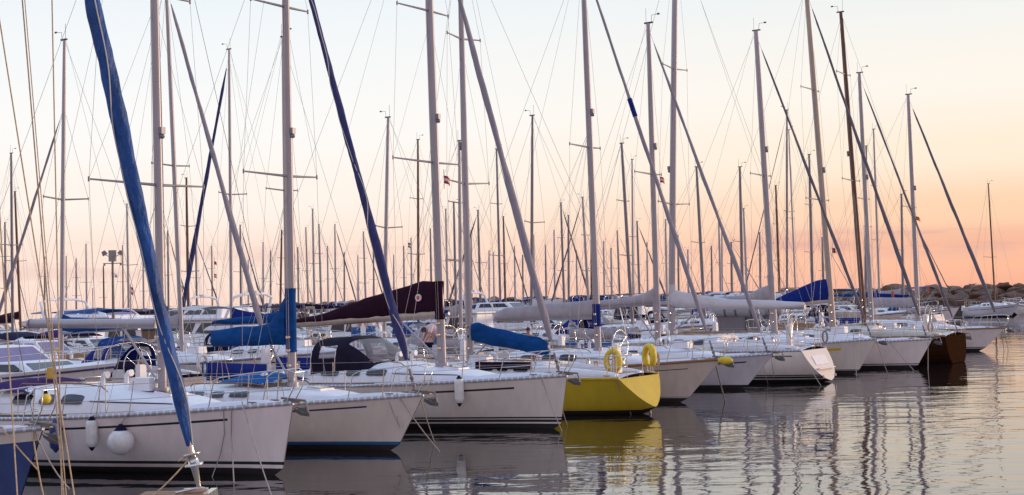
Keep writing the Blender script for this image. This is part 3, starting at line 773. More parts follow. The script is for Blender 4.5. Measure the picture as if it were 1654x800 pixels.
# ================================================================== THE SETTING
def setting():
    mb = MB(); s = 9000.0
    mb.add([(-s, -300, 0), (s, -300, 0), (s, 12000, 0), (-s, 12000, 0)], [(0, 1, 2, 3)], 0, False)
    o = mb.build('water', 'water'); o['kind'] = 'structure'
    mb = MB().add([(-s, -300, -6), (s, -300, -6), (s, 12000, -6), (-s, 12000, -6)], [(0, 1, 2, 3)], 0, False)
    o = mb.build('seabed', 'rubble'); o['kind'] = 'structure'
setting()
ROW0 = Vector((-7.17, 29.2, 0))     # a point of the line on which the masts of the front row stand
def row_pt(d, s): return ROW0 - A * d + P * s
WALL = [(74, 120), (64, 150), (57, 163), (51, 195), (44, 240), (20, 290), (-4, 340), (-40, 400), (-95, 480), (-170, 590)]
def wall_pt(s):
    for (a, b) in zip(WALL, WALL[1:]):
        a = Vector((*a, 0)); b = Vector((*b, 0)); l = (b - a).length
        if s <= l: return a.lerp(b, s / l), (b - a).normalized()
        s -= l
    return None, None
def inside_wall(p, margin=9):
    for (a, b) in zip(WALL, WALL[1:]):
        a = Vector((*a, 0)); b = Vector((*b, 0)); d = (b - a).normalized(); n = Vector((-d.y, d.x, 0))   # n points to the harbour side (west/south)
        k = (p - a).dot(d)
        if -5 <= k <= (b - a).length + 5 and (p - a).dot(n) < margin: return False
    return True

def breakwater():
    rings = []; s = 0.0
    while True:
        p, d = wall_pt(s)
        if p is None: break
        n = Vector((-d.y, d.x, 0)); hgt = 2.35
        k = nzv(p, 0.45) * 1.2
        rings.append([p + n * 5.0 + Vector((0, 0, -1.5)), p + n * (3.1 + k) + Vector((0, 0, 0.9)), p + n * (1.4 + k) + Vector((0, 0, hgt * 0.82 + k * .4)), p + Vector((0, 0, hgt * 0.93 + k * .4)), p - n * 2.4 + Vector((0, 0, hgt * .7)), p - n * 7 + Vector((0, 0, -1.5))])
        s += 2.5
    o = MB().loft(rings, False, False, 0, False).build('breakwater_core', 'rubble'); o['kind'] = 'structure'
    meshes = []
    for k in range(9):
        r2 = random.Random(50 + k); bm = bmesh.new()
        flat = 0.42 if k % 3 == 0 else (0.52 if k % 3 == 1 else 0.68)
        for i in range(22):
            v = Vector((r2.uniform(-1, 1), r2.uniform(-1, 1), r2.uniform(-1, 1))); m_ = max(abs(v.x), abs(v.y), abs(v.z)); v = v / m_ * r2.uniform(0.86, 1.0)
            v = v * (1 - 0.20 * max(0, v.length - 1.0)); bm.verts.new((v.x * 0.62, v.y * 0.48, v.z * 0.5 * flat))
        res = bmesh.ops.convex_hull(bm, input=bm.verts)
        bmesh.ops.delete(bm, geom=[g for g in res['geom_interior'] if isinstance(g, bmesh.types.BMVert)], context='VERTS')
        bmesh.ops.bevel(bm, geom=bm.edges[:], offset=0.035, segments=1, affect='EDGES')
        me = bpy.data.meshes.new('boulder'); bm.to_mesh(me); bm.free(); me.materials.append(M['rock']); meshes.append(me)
    s = 4.0; cnt = 0
    big = True
    while cnt < 298:
        p, d = wall_pt(s)
        if p is None: break
        n = Vector((-d.y, d.x, 0)); near = p.y < 212
        size = rnd.uniform(1.6, 2.5) if near else rnd.uniform(2.4, 3.4)
        if proj(p)[0] > 1700: s += 3; continue
        lay = ((3.9, 1.0), (3.1, 1.55), (2.1, 2.1), (1.0, 2.65), (0.0, 3.05)) if near else ((2.6, 1.4), (0.6, 2.65))
        for (off, z) in lay:
            q = p + n * (off + rnd.uniform(-.25, .25)) + d * rnd.uniform(-.6, .6)
            ob = bpy.data.objects.new('boulder', meshes[rnd.randrange(9)]); COL.objects.link(ob)
            sz = size * rnd.uniform(0.8, 1.2); ob.location = (q.x, q.y, z - .42 + rnd.uniform(-.12, .15) + (.12 if p.y < 176 else 0)); ob.scale = (sz * rnd.uniform(.9, 1.25), sz, sz * rnd.uniform(.75, 1.15))
            ob.rotation_euler = (rnd.uniform(-.25, .25), rnd.uniform(-.3, .3), math.atan2(d.y, d.x) + rnd.uniform(-.6, .6) + (math.pi if rnd.random() < .5 else 0))
            tag(ob, 'angular grey brown boulder of the breakwater behind the masts', 'boulder', 'boulders of the breakwater'); cnt += 1
        s += size * (0.92 if near else 1.3)
breakwater()
def quay():
    pts = [Vector((47.6, 155, 0)), Vector((45.0, 163, 0)), Vector((41, 176, 0)), Vector((34, 206, 0))]; rings = []
    for i, p in enumerate(pts):
        d = (pts[min(i + 1, 3)] - pts[max(i - 1, 0)]).normalized(); n = Vector((-d.y, d.x, 0))
        rings.append([p + Vector((0, 0, -1)), p + Vector((0, 0, 1.55)), p - n * 7 + Vector((0, 0, 1.55)), p - n * 7 + Vector((0, 0, -1))])
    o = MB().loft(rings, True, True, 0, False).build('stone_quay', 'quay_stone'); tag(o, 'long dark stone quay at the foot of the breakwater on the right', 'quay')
    rings = []
    for i, p in enumerate(pts):
        d = (pts[min(i + 1, 3)] - pts[max(i - 1, 0)]).normalized(); n = Vector((-d.y, d.x, 0))
        rings.append([p + n * 0.12 + Vector((0, 0, 1.552)), p + n * 0.12 + Vector((0, 0, 1.75)), p - n * .6 + Vector((0, 0, 1.75)), p - n * .6 + Vector((0, 0, 1.552))])
    MB().loft(rings, True, True, 0, False).build('coping', 'rubble', o)
quay()
# floating piers between the rows
PIERS = ((8.6, -16, 48, 'concrete pontoon behind the sterns of the front row'), (46.0, 0, 110, 'concrete pontoon in the middle of the marina'), (83.0, 20, 150, 'far concrete pontoon beyond the middle pontoon'))
for d, s0, s1, lb in PIERS:
    mb = MB(); a = row_pt(d, s0); b = row_pt(d, s1); c = (a + b) / 2; rot = Matrix.Rotation(math.atan2(P.y, P.x), 3, 'Z')
    rt = empty('pier', (c.x, c.y, 0), math.atan2(P.y, P.x)); tag(rt, lb, 'pier')
    MB().box((0, 0, 0.40), (s1 - s0, 2.0, 0.34)).build('deck_slab', 'concrete', rt)
    fl = MB()
    for i in range(int((s1 - s0) / 6)): fl.box((-(s1 - s0) / 2 + 3 + i * 6, 0, 0.02), (4.2, 1.7, 0.40))
    fl.build('float', 'quay_stone', rt)
    for i in range(int((s1 - s0) / 12)):
        p = row_pt(d + 0.6, s0 + 6 + i * 12); t = empty('service_pedestal', (p.x, p.y, 0.57)); tag(t, 'small white service pedestal on a pontoon', 'service pedestal', 'service pedestals on the pontoons')
        MB().box((0, 0, .45), (.22, .22, .9), 0, None, .8).build('column', 'deck_white', t); MB().ball((0, 0, .95), .12, 8).build('lamp_cap', 'vinyl', t)

# ================================================================== THE FRONT ROW
heroes = {}
def l2w(root, p):
    return root.location + Matrix.Rotation(root.rotation_euler.z, 3, 'Z') @ Vector(p)

# boat 1: nearest complete boat
heroes['b1'] = hero('sailboat', 'large white sailboat on the left with bare grey boom, round and long fenders alongside', dict(
    wl=(455, 768), bow=(474, 652), L=11.4, hull=dict(B=3.5, Fs=1.05, tr=-0.6, coach=0.50, cove=(0.19, 0.235, 0.0, 0.90)), scheme='white_black', mast_base=(262, 607), mast_top=(243, -330),
    boom=((252, 523), (50, 523)), rig=dict(mw=0.105, spr=(0.345, 0.665), sl=1.55, br=0.10, fsm='wire_dark', splitback=True)))
heroes['b2'] = hero('sailboat', 'cream sailboat with blue waterline stripe, slim blue furled sail and bright blue boom cover', dict(
    wl=(640, 728), bow=(684, 638), L=10.2, hull=dict(B=3.3, Fs=0.95, tr=-0.4, coach=0.34, cove=(0.15, 0.19, 0.0, 0.90)), scheme='cream_blue', mast_base=(472, 600), mast_top=(458, -180),
    boom=((464, 545), (343, 550)), cover=('cloth_blue', [(0, -0.17, 1.00), (0.05, -0.17, 0.84), (0.12, -0.17, .54), (0.21, -0.17, 0.36), (0.5, -0.17, 0.30), (1, -0.15, 0.26)], 0.14), collar=(2.15, 3.62), wr=0.05,
    rig=dict(mw=0.11, spr=(0.42, 0.76), sl=1.25, furl=('furl_navy', 0.105, 1.0), br=0.07, splitback=True, warm=True), cover_len=1.0))
heroes['b3'] = hero('sailboat', 'white sailboat with navy sprayhood, maroon sail cover and a single white fender hanging amidships', dict(
    wl=(905, 693), bow=(916, 607), L=11.6, hull=dict(B=3.7, Fs=1.1, tr=-0.6, coach=0.44, cove=(0.20, 0.25, 0.0, 0.90)), scheme='white_two', mast_base=(714, 578), mast_top=(685, -225),
    boom=((706, 508), (478, 523)), cover=('cloth_maroon', [(0, 0.02, 0.86), (0.10, 0.02, 0.92), (0.45, 0.0, 0.58), (0.8, 0.0, 0.24), (1, 0.0, 0.12)], 0.11), collar=(2.75, 3.75), wr=0.04,
    rig=dict(mw=0.125, spr=(0.40, 0.70), sl=1.45, furl=('furl_grey', 0.10), br=0.11, bm='mast_tan')))
heroes['b5'] = hero('sailboat', 'tan hulled sailboat with dark rubbing strake and a yellow anchor at its bow', dict(
    wl=(1106, 650), bow=(1166, 581), L=10.8, hull=dict(B=3.1, Fs=1.0, tr=-0.3, coach=0.50, cove=(0.20, 0.225, 0.0, 0.93)), scheme='cream_plain', toe='teak', mast_base=(966, 552), mast_top=(940, -80),
    boom=((961, 512), (800, 516)), cover=('cloth_grey', [(0, 0.0, 0.55), (0.1, 0, 0.50), (0.6, -0.02, 0.44), (0.9, -0.05, 0.36), (1, 0.0, 0.2)], 0.15), collar=(2.3, 3.0), collar_mat='cloth_royal',
    rig=dict(mw=0.11, spr=(0.505,), sl=0.95, furl=('furl_grey', 0.075), band=(0.585, 0.63, 'cloth_royal'), br=0.08, lazy=True)))
heroes['b6'] = hero('sailboat', 'pale grey sailboat with thin navy stripe, third bow right of the yellow stern', dict(
    wl=(1203, 628), bow=(1250, 572), L=9.6, hull=dict(B=3.0, Fs=0.95, tr=-0.4, coach=0.42, cove=(0.19, 0.24, 0.0, 0.93)), scheme='grey_navy', mast_base=(1063, 552), mast_top=(1047, 38),
    boom=((1058, 489), (925, 501)), cover=('cloth_grey', [(0, -0.05, 0.55), (0.15, -0.03, 0.34), (0.6, 0, 0.25), (1, 0, 0.15)], 0.13), collar=(2.6, 3.25),
    rig=dict(mw=0.11, spr=(0.53,), sl=1.0, furl=('furl_grey', 0.075), br=0.08)))
heroes['b8'] = hero('sailboat', 'cream sailboat with a yellow cove stripe and peaked grey cover on its mast', dict(
    wl=(1384, 604), bow=(1417, 548), L=10.6, hull=dict(B=3.4, Fs=1.05, tr=-0.4, coach=0.42, cove=(0.24, 0.34, 0.55, 0.91)), scheme='white_yellow', mast_base=(1251, 532), mast_top=(1221, 50),
    boom=((1247, 484), (1100, 492)), cover=('cloth_grey', [(0, -0.02, 0.62), (0.10, -0.02, 0.50), (0.25, 0, 0.26), (1, 0, 0.15)], 0.13), collar=(2.75, 3.9),
    rig=dict(mw=0.13, spr=(0.52,), sl=1.0, furl=('furl_slate', 0.07), br=0.08)))
heroes['b9'] = hero('sailboat', 'plain white sailboat with royal blue boom cover beside the dark brown stern', dict(
    wl=(1480, 595), bow=(1506, 548), L=11.0, hull=dict(B=3.5, Fs=1.05, tr=-0.4, coach=0.44, cove=(0.22, 0.25, 0.0, 0.95)), scheme='white_plain', mast_base=(1346, 530), mast_top=(1302, -20),
    boom=((1341, 486), (1232, 496)), cover=('cloth_royal', [(0, 0.02, 0.92), (0.2, 0.02, 0.90), (0.6, 0.02, 0.5), (1, 0.0, 0.08)], 0.14),
    rig=dict(mw=0.13, spr=(0.38, 0.70), sl=1.3, furl=('furl_slate', 0.085), br=0.09, mast='mast_tan')))
heroes['b10'] = hero('sailboat', 'white sailboat half hidden by the dark brown stern, tangled pulpit above it', dict(
    wl=(1537, 574), bow=(1556, 541), L=10.0, hull=dict(B=3.2, Fs=1.0, tr=-0.3, coach=0.42), scheme='white_plain', mast_base=(1408, 520), mast_top=(1388, 118),
    rig=dict(mw=0.115, spr=(0.5,), sl=1.1, furl=('furl_slate', 0.07))))
heroes['b11'] = hero('sailboat', 'last sailboat of the front row on the far right, white with brown rubbing strake', dict(
    wl=(1586, 567), bow=(1624, 530), L=11.0, hull=dict(B=3.5, Fs=1.15, tr=0.5, coach=0.42, cove=(0.22, 0.25, 0.0, 0.93)), scheme='white_plain', toe='teak', mast_base=(1483, 512), mast_top=(1467, 153),
    boom=((1480, 494), (1404, 494)), cover=('cloth_grey', [(0, -0.05, 0.42), (0.5, -0.05, 0.42), (1, -0.05, 0.40)], 0.14),
    rig=dict(mw=0.115, spr=(0.5,), sl=1.1, furl=('furl_slate', 0.10), br=0.07)))
heroes['b0'] = hero('sailboat', 'blue hulled sailboat at the lower left edge with ropes on its pulpit', dict(
    wl=(22, 838), bow=(70, 692), L=10.0, hull=dict(B=3.3, Fs=1.0, tr=-0.3, coach=0.36, cove=(0.19, 0.20, 2, 3)), scheme='blue', mast_base=(-165, 620), mast_top=(-195, -640),
    rig=dict(mw=0.1, spr=(0.4, 0.7), sl=1.1, fsm='wire_dark')))
# the boats that lie the other way round, sterns to the open water
heroes['b4'] = hero('sailboat', 'yellow hulled sailboat with its bright yellow transom towards the open water', dict(
    stern=(1066, 669), L=9.0, hull=dict(B=2.9, Fb=1.2, Fs=1.02, rake=1.2, tr=-0.60, coach=0.34, fullstern=0.80, zs=0.20, sv=0.6), scheme='yellow', toe='gel_yellow', mast_base=(759, 585), mast_top=(741, -120),
    boom=((763, 541), (886, 560)), cover=('cloth_blue', [(0, -0.16, 0.30), (0.08, -0.2, 0.38), (0.5, -0.24, 0.26), (0.9, -0.26, 0.22), (1, -0.2, 0.1)], 0.15), wr=0.06,
    rig=dict(mw=0.10, spr=(0.41, 0.74), sl=1.1, br=0.06, sweep=0.1, sheet='rope_red')), -1)
heroes['b7'] = hero('sailboat', 'cream sailboat, two black waterline bands, white scooped stern facing the open water', dict(
    stern=(1345, 617), L=11.0, hull=dict(B=3.2, Fb=1.35, Fs=1.15, rake=1.0, tr=-0.65, coach=0.46, cove=(0.16, 0.20, 0.03, 0.5), fullstern=0.74), scheme='white_two', mast_base=(1084, 536), mast_top=(1091, -110),
    boom=((1086, 494), (1299, 496)), cover=('cloth_white', [(0, -0.05, 0.62), (0.1, -0.08, 0.50), (0.45, -0.12, 0.26), (0.8, -0.1, 0.22), (1, -0.02, 0.16)], 0.20), collar=(2.8, 3.6),
    rig=dict(mw=0.13, spr=(0.325, 0.66), sl=1.3, br=0.09, fsm='wire_dark', sweep=0.05)), -1)
heroes['brown'] = hero('sailboat', 'dark brown sailboat with a square stern and a leaning brown mast near the row end', dict(
    stern=(1549, 586), L=9.5, hull=dict(B=3.4, Fb=1.3, Fs=1.18, rake=1.0, tr=-0.10, coach=0.36, fullstern=0.88, zs=-0.35), scheme='brown', toe='teak', deck='deck_cream', mast_base=(1396, 522), mast_top=(1358, 20),
    rig=dict(mw=0.11, spr=(0.46, 0.80), sl=1.1, mast='mast_brown', sweep=-0.1)), -1)

# ------------------------------------------------ extras on single boats
def extras():
    root, h, pl, base, top = heroes['b3']
    x0, x1 = pl(548, 580).x, pl(648, 585).x
    dodger(root, x0, x1, h.deckz(x1) + 0.12, 1.20, 1.0, 'cloth_black')
    # cloth badge on the maroon cover
    p = pl(680, 481); MB().tube([p + Vector((0, -0.095, 0)), p + Vector((0, -0.135, 0))], 0.095, 16).build('badge', 'shirt_white', root)
    MB().tube([p + Vector((0, -0.136, 0)), p + Vector((0, -0.142, 0))], 0.055, 12).build('badge_mark', 'orange', root)
    cr = bpy.data.objects
    # navy canvas lowered on boat 1's companionway
    root, h, pl, base, top = heroes['b1']
    xa, xb = h.L * 0.335, h.L * 0.335 + 1.3; rings = []
    for i in range(9):
        k = i / 8; x = xa - 0.6 + 1.9 * k
        rings.append([Vector((x, 1.15 * (1 - 2 * j / 10), h.deckz(max(.2, x)) + 0.38 + 0.26 * math.sin(math.pi * min(1, k * 1.25 + 0.02)) ** .8 * (1 - 0.5 * abs(1 - 2 * j / 10) ** 3) + 0.02 * nzv((x, j, 0), 2))) for j in range(11)])
    MB().loft(rings, False, False).build('folded_sprayhood', 'cloth_purple', root)
    nm = MB(); z = h.sheer(.4) - 0.33
    # boat 2: canvas over the fore hatch and the boom tent
    root, h, pl, base, top = heroes['b2']
    x = base.x - 0.7; rings = []
    for i in range(8):
        k = i / 7; rings.append([Vector((x - 0.9 + 1.5 * k, 0.75 * (1 - 2 * j / 8), h.roofz(x) + 0.06 + 0.22 * math.sin(math.pi * (0.15 + 0.7 * k)) * (1 - (1 - 2 * j / 8) ** 2))) for j in range(9)])
    MB().loft(rings, False, False).build('hatch_tent', 'cloth_sky', root)
    for kx in (0.30, 0.31):
        pass
    root, h, pl, base, top = heroes['b5']
    # yellow anchor shroud at the bow
    MB().ball((h.L + 0.15, -0.10, h.Fb - 0.02), 0.17, 10, sq=(1.5, .6, .7)).build('anchor_cover', 'buoy_yellow', root)
    # boat 4: stern gear
    root, h, pl, base, top = heroes['b4']
    rb = MB(); rb.tube([(0.30, 0, 0.30), (0.28, 0, -0.6)], 0.035, 8); rb.build('rudder', 'galv', root)
    ws = MB(); hh = h
    MB().box((h.L * .36 + 1.2, h.half(.5) * .66 + .02, h.deckz(h.L * .36 + 1.2) + .25), (1.9, .03, .20)).build('side_window', 'cloth_maroon', root)
    root, h, pl, base, top = heroes['b7']
    # scoop: bathing platform and white quarter panels
    s = h; mb = MB()
    mb.box((0.22, 0, 0.50), (0.12, h.half(0) * 1.3, 0.03)); mb.build('bathing_platform', 'deck_white', root)
    pts = [[Vector((0.04 + 0.62 * k + 0.0, h.half(0) * .97 * c, 0.10 + (h.Fs - 0.08) * k)) for c in (-1, -.8, -.4, 0, .4, .8, 1)] for k in (0, .25, .5, .75, 1)]
    o = MB()
    g = MB(); g.box((0.428, 0.0, 0.78), (0.03, h.half(0) * 1.05, 0.36), 0, Matrix.Rotation(R(29.5), 3, 'Y')); g.build('transom_locker', 'deck_white', root)
    for c in (-.5, .5): MB().tube([(0.12, h.half(0) * c, .22), (0.09, h.half(0) * c, .22)], .05, 10).build('vent', 'galv', root)
    root, h, pl, base, top = heroes['b9']
    # loose stays of the foredeck, kept as parts of this boat
def more():
    for key, a, b in (('b1', .56, .93), ('b3', .56, .90), ('b5', .50, .80)):
        root, h = heroes[key][:2]; x0, x1 = h.L * .36, h.L * .80; pts = []
        for i in range(13):
            k = a + (b - a) * i / 12; p = h.roofpt(x0 + (x1 - x0) * k, math.asin(0.26 + .10 * i / 12)); pts.append(Vector((p.x, -p.y - .006, p.z)))
        MB().tube(pts, 0.014, 5).build('coachroof_stripe', 'black', root)
    c = at_Y(74, 644, 23.6); t = empty('fender', c); tag(t, 'small yellow ball fender tied to the pulpit at the left edge', 'fender')
    MB().ball((0, 0, 0), .09, 14).build('body', 'buoy_yellow', t); MB().tube([(0, 0, .08), (0, 0, .14)], [.04, .02], 8).build('neck', 'cloth_navy', t); MB().tube([(0, 0, .12), (.02, 0, .34)], .006, 4).build('lanyard', 'rope_grey', t)
    c = at_Y(83, 603, 31.0); t = empty('rescue_bag', c, R(-20)); tag(t, 'square yellow rescue bag standing above the rail of the nearest white boat', 'rescue bag')
    o = MB().box((0, 0, 0), (.21, .10, .25), 0, None, .94); o = o.build('bag', 'signboard', t); bv = o.modifiers.new('bevel', 'BEVEL'); bv.width = .025; bv.segments = 3
    MB().tube([(0, .07, .12), (0, .07, -.95)], .012, 5).build('staff', 'steel', t)
    root, h = heroes['b0'][:2]
    for k, (dx, dy) in enumerate(((-.75, -.55), (-1.1, -.62))):
        cb = MB()
        for q in range(5):
            cb.tube([Vector((h.L + dx + .02 * q, dy, h.Fb + .36)) + Vector((.08 * math.cos(u) + .01 * q, .02 * q, .24 * math.sin(u) - .02 * q)) for u in [2 * math.pi * j / 12 for j in range(13)]], .011, 4, cap=False)
        cb.build('coiled_rope', 'rope_tan' if k else 'rope_grey', root)
more()
extras()

def side_point(key, px, py):
    root, h, pl, base, top = heroes[key]
    side = -1 if abs(root.rotation_euler.z + R(HEAD)) < 0.1 else 1
    z = 0.6; t = 0.5
    for _ in range(6):
        lo, hi = 0.0, 1.0; flip = side == 1
        for _ in range(22):
            m = (lo + hi) / 2; q = proj(l2w(root, h.pt(m, z, side)))[0]
            if (q < px) != flip: lo = m
            else: hi = m
        t = lo; p = l2w(root, h.pt(t, z, side)); y = proj(p)[1]; z += (y - py) * p.y / FPX
        z = max(-0.2, min(h.sheer(t), z))
    return l2w(root, h.pt(t, z, side)), l2w(root, h.top(t, side)), (-P if True else P)

def fender(key, px, ytop, ybot, r, label, mt, tip='cloth_navy', ball=False, rope='rope_grey'):
    p, edge, out = side_point(key, px, (ytop + ybot) / 2); L = (ybot - ytop) * p.y / FPX
    c = p + out * (r + 0.02); t = empty('fender', (c.x, c.y, c.z)); tag(t, label, 'fender', 'fenders on the hulls')
    if ball:
        MB().ball((0, 0, 0), L / 2 * .93, 20).build('body', mt, t); MB().tube([(0, 0, L * .40), (0, 0, L * .48), (0, 0, L * .62)], [L * .24, L * .17, L * .06], 12).build('neck', tip, t); zt = L * .62
    else:
        MB().tube([(0, 0, -L * .40), (0, 0, -L * .36), (0, 0, -L * .25), (0, 0, L * .25), (0, 0, L * .36), (0, 0, L * .40)], [r * .45, r * .85, r, r, r * .85, r * .5], 14).build('body', mt, t)
        MB().tube([(0, 0, -L * .50), (0, 0, -L * .38)], [r * .15, r * .62], 10).build('tip', tip, t); MB().tube([(0, 0, L * .38), (0, 0, L * .50)], [r * .66, r * .2], 10).build('tip', tip, t); zt = L * .48
    e = edge - c + out * 0.03 + Vector((0, 0, .06))
    MB().tube([(0, 0, zt), e, e - out * 0.12 + Vector((0, 0, .6))], 0.010, 5).build('lanyard', rope, t)
fender('b1', 99, 676, 730, 0.12, 'dark blue long fender, leftmost on the nearest white hull', 'fender_blue', 'fender_blue')
fender('b1', 157, 672, 727, 0.115, 'white long fender with black tips on the nearest white hull', 'fender_white')
fender('b1', 212, 689, 735, 0.24, 'round white ball fender on the nearest white hull', 'fender_white', ball=True)
fender('b3', 747, 606, 656, 0.12, 'white fender with black tips on the hull with the maroon sail cover', 'fender_white')

def line(name, label, pts, r=0.012, m='rope_grey', cat='mooring line', group='mooring lines', sg=0.05):
    mb = MB(); path = []
    for a, b in zip(pts, pts[1:]): path += sag(a, b, sg, 6)[:-1]
    path.append(Vector(pts[-1])); o = mb.tube(path, r, 5).build(name, m); tag(o, label, cat, group); return o
def bowpt(key, dx=-0.25, dy=0.0, dz=0.05):
    root, h = heroes[key][:2]; return l2w(root, (h.L + dx, dy, h.Fb + dz))
W = lambda px, py: at_h(px, py, -0.05)
line('mooring_line', 'grey rope dropping to the water at the bow of the nearest white hull', [bowpt('b1', -.9, -.45), W(440, 805)], 0.012)
line('mooring_line', 'knotted grey rope hanging straight down the nearest white hull', [side_point('b1', 377, 660)[1] - P * .05, side_point('b1', 377, 700)[0] - P * .06, W(378, 785)], 0.013, sg=0.0)
line('mooring_line', 'short grey rope looped beside the knotted one on the nearest white hull', [side_point('b1', 364, 660)[1] - P * .05, side_point('b1', 365, 700)[0] - P * .04, side_point('b1', 358, 735)[0] - P * .04, W(341, 775)], 0.010, sg=0.0)
line('mooring_line', 'upper of two ropes slanting right from the cream bow with blue stripe', [bowpt('b2', -.5, -.3), W(713, 733)], 0.012)
line('mooring_line', 'lower of two ropes slanting right from the cream bow with blue stripe', [bowpt('b2', -.2, .1), W(703, 718)], 0.012)
line('mooring_line', 'slack rope hanging down the stem of the cream hull with blue stripe', [bowpt('b2', -.7, -.4), side_point('b2', 648, 690)[0] - P * .05, side_point('b2', 655, 670)[0] - P * .3], 0.008)
line('mooring_line', 'rope hanging beside the stem of the hull with the maroon sail cover', [bowpt('b3', -.6, -.3), W(909, 700)], 0.011)
line('mooring_line', 'second rope at the stem of the hull with the maroon sail cover', [bowpt('b3', -.3, -.2), W(917, 690)], 0.011)
line('mooring_line', 'rope from the yellow hull down to the water', [side_point('b4', 996, 612)[1] - P * .05, W(1021, 672)], 0.013)
line('mooring_line', 'rusty chain hanging from the tan bow with the yellow anchor', [bowpt('b5', -.2, -.1), W(1172, 650)], 0.022, 'galv')
line('mooring_line', 'left rope of the pair below the pale grey bow', [bowpt('b6', -.4, -.2), W(1241, 622)], 0.013)
line('mooring_line', 'right rope of the pair below the pale grey bow', [bowpt('b6', -.2, .2), W(1252, 620)], 0.013)
line('mooring_line', 'rope in front of the white scooped stern', [side_point('b7', 1316, 580)[1] - P * .05, W(1328, 626)], 0.013)
line('mooring_line', 'rope right of the white scooped stern', [bowpt('b8', -.8, -.4), W(1384, 610)], 0.013)
line('mooring_line', 'rope down from the bow with the yellow stripe', [bowpt('b8', -.1, .1), W(1435, 606)], 0.013)
line('mooring_line', 'rope in front of the plain white hull left of the brown stern', [bowpt('b9', -1.6, -.7), W(1478, 600)], 0.014)
line('mooring_line', 'rope beside the left edge of the brown stern', [bowpt('b9', -.2, .1), W(1499, 600)], 0.014)
line('mooring_line', 'left rope at the last bow on the far right', [bowpt('b11', -.2, -.1), W(1622, 567)], 0.015)
line('mooring_line', 'right rope at the last bow on the far right', [bowpt('b11', -.1, .1), W(1629, 568)], 0.015)
for (a, b, lb, m_) in (((58, 690), (70, 800), 'thick worn rope hanging from the blue bow at the left edge', 'rope_tan'), ((64, 700), (112, 790), 'pale rope sagging right from the blue bow at the left edge', 'rope_grey'), ((52, 696), (62, 760), 'short thin rope end on the blue bow at the left edge', 'rope_tan')):
    pa = bowpt('b0', -.15, -.1); line('mooring_line', lb, [pa, at_Y(*b, 22.3)] if b[1] > 770 else [bowpt('b0', -.5, -.4), at_Y(*b, 22.2)], 0.013, m_, sg=0.10 if b[1] > 770 else 0.02)

# horseshoe buoys on the yellow boat's rail
def horseshoe(px, py, label, rot):
    root, h = heroes['b4'][:2]; Y = at_plane(px, py, root.location, P).y
    c = at_Y(px, py, Y - 0.3); t = empty('lifebuoy', c, rot); tag(t, label, 'lifebuoy', 'yellow horseshoe lifebuoys')
    pts = [Vector((0.20 * math.sin(a), 0, 0.27 * math.cos(a) * (1 if math.cos(a) > 0 else 1.1))) for a in [R(-150 + 300 * i / 20) for i in range(21)]]
    MB().tube(pts, [0.05] + [0.078] * 19 + [0.05], 8, flat=1.3).build('foam_ring', 'buoy_yellow', t)
    MB().tube([(0, 0.02, 0.3), (0, 0.02, -0.42)], 0.012, 5).tube([(-.2, .02, -.42), (.2, .02, -.42)], .012, 5).build('bracket', 'steel', t)
horseshoe(990, 583, 'yellow horseshoe lifebuoy seen face on above the yellow hull', R(-28))
horseshoe(1049, 575, 'yellow horseshoe lifebuoy at the right corner of the yellow stern', R(-62))

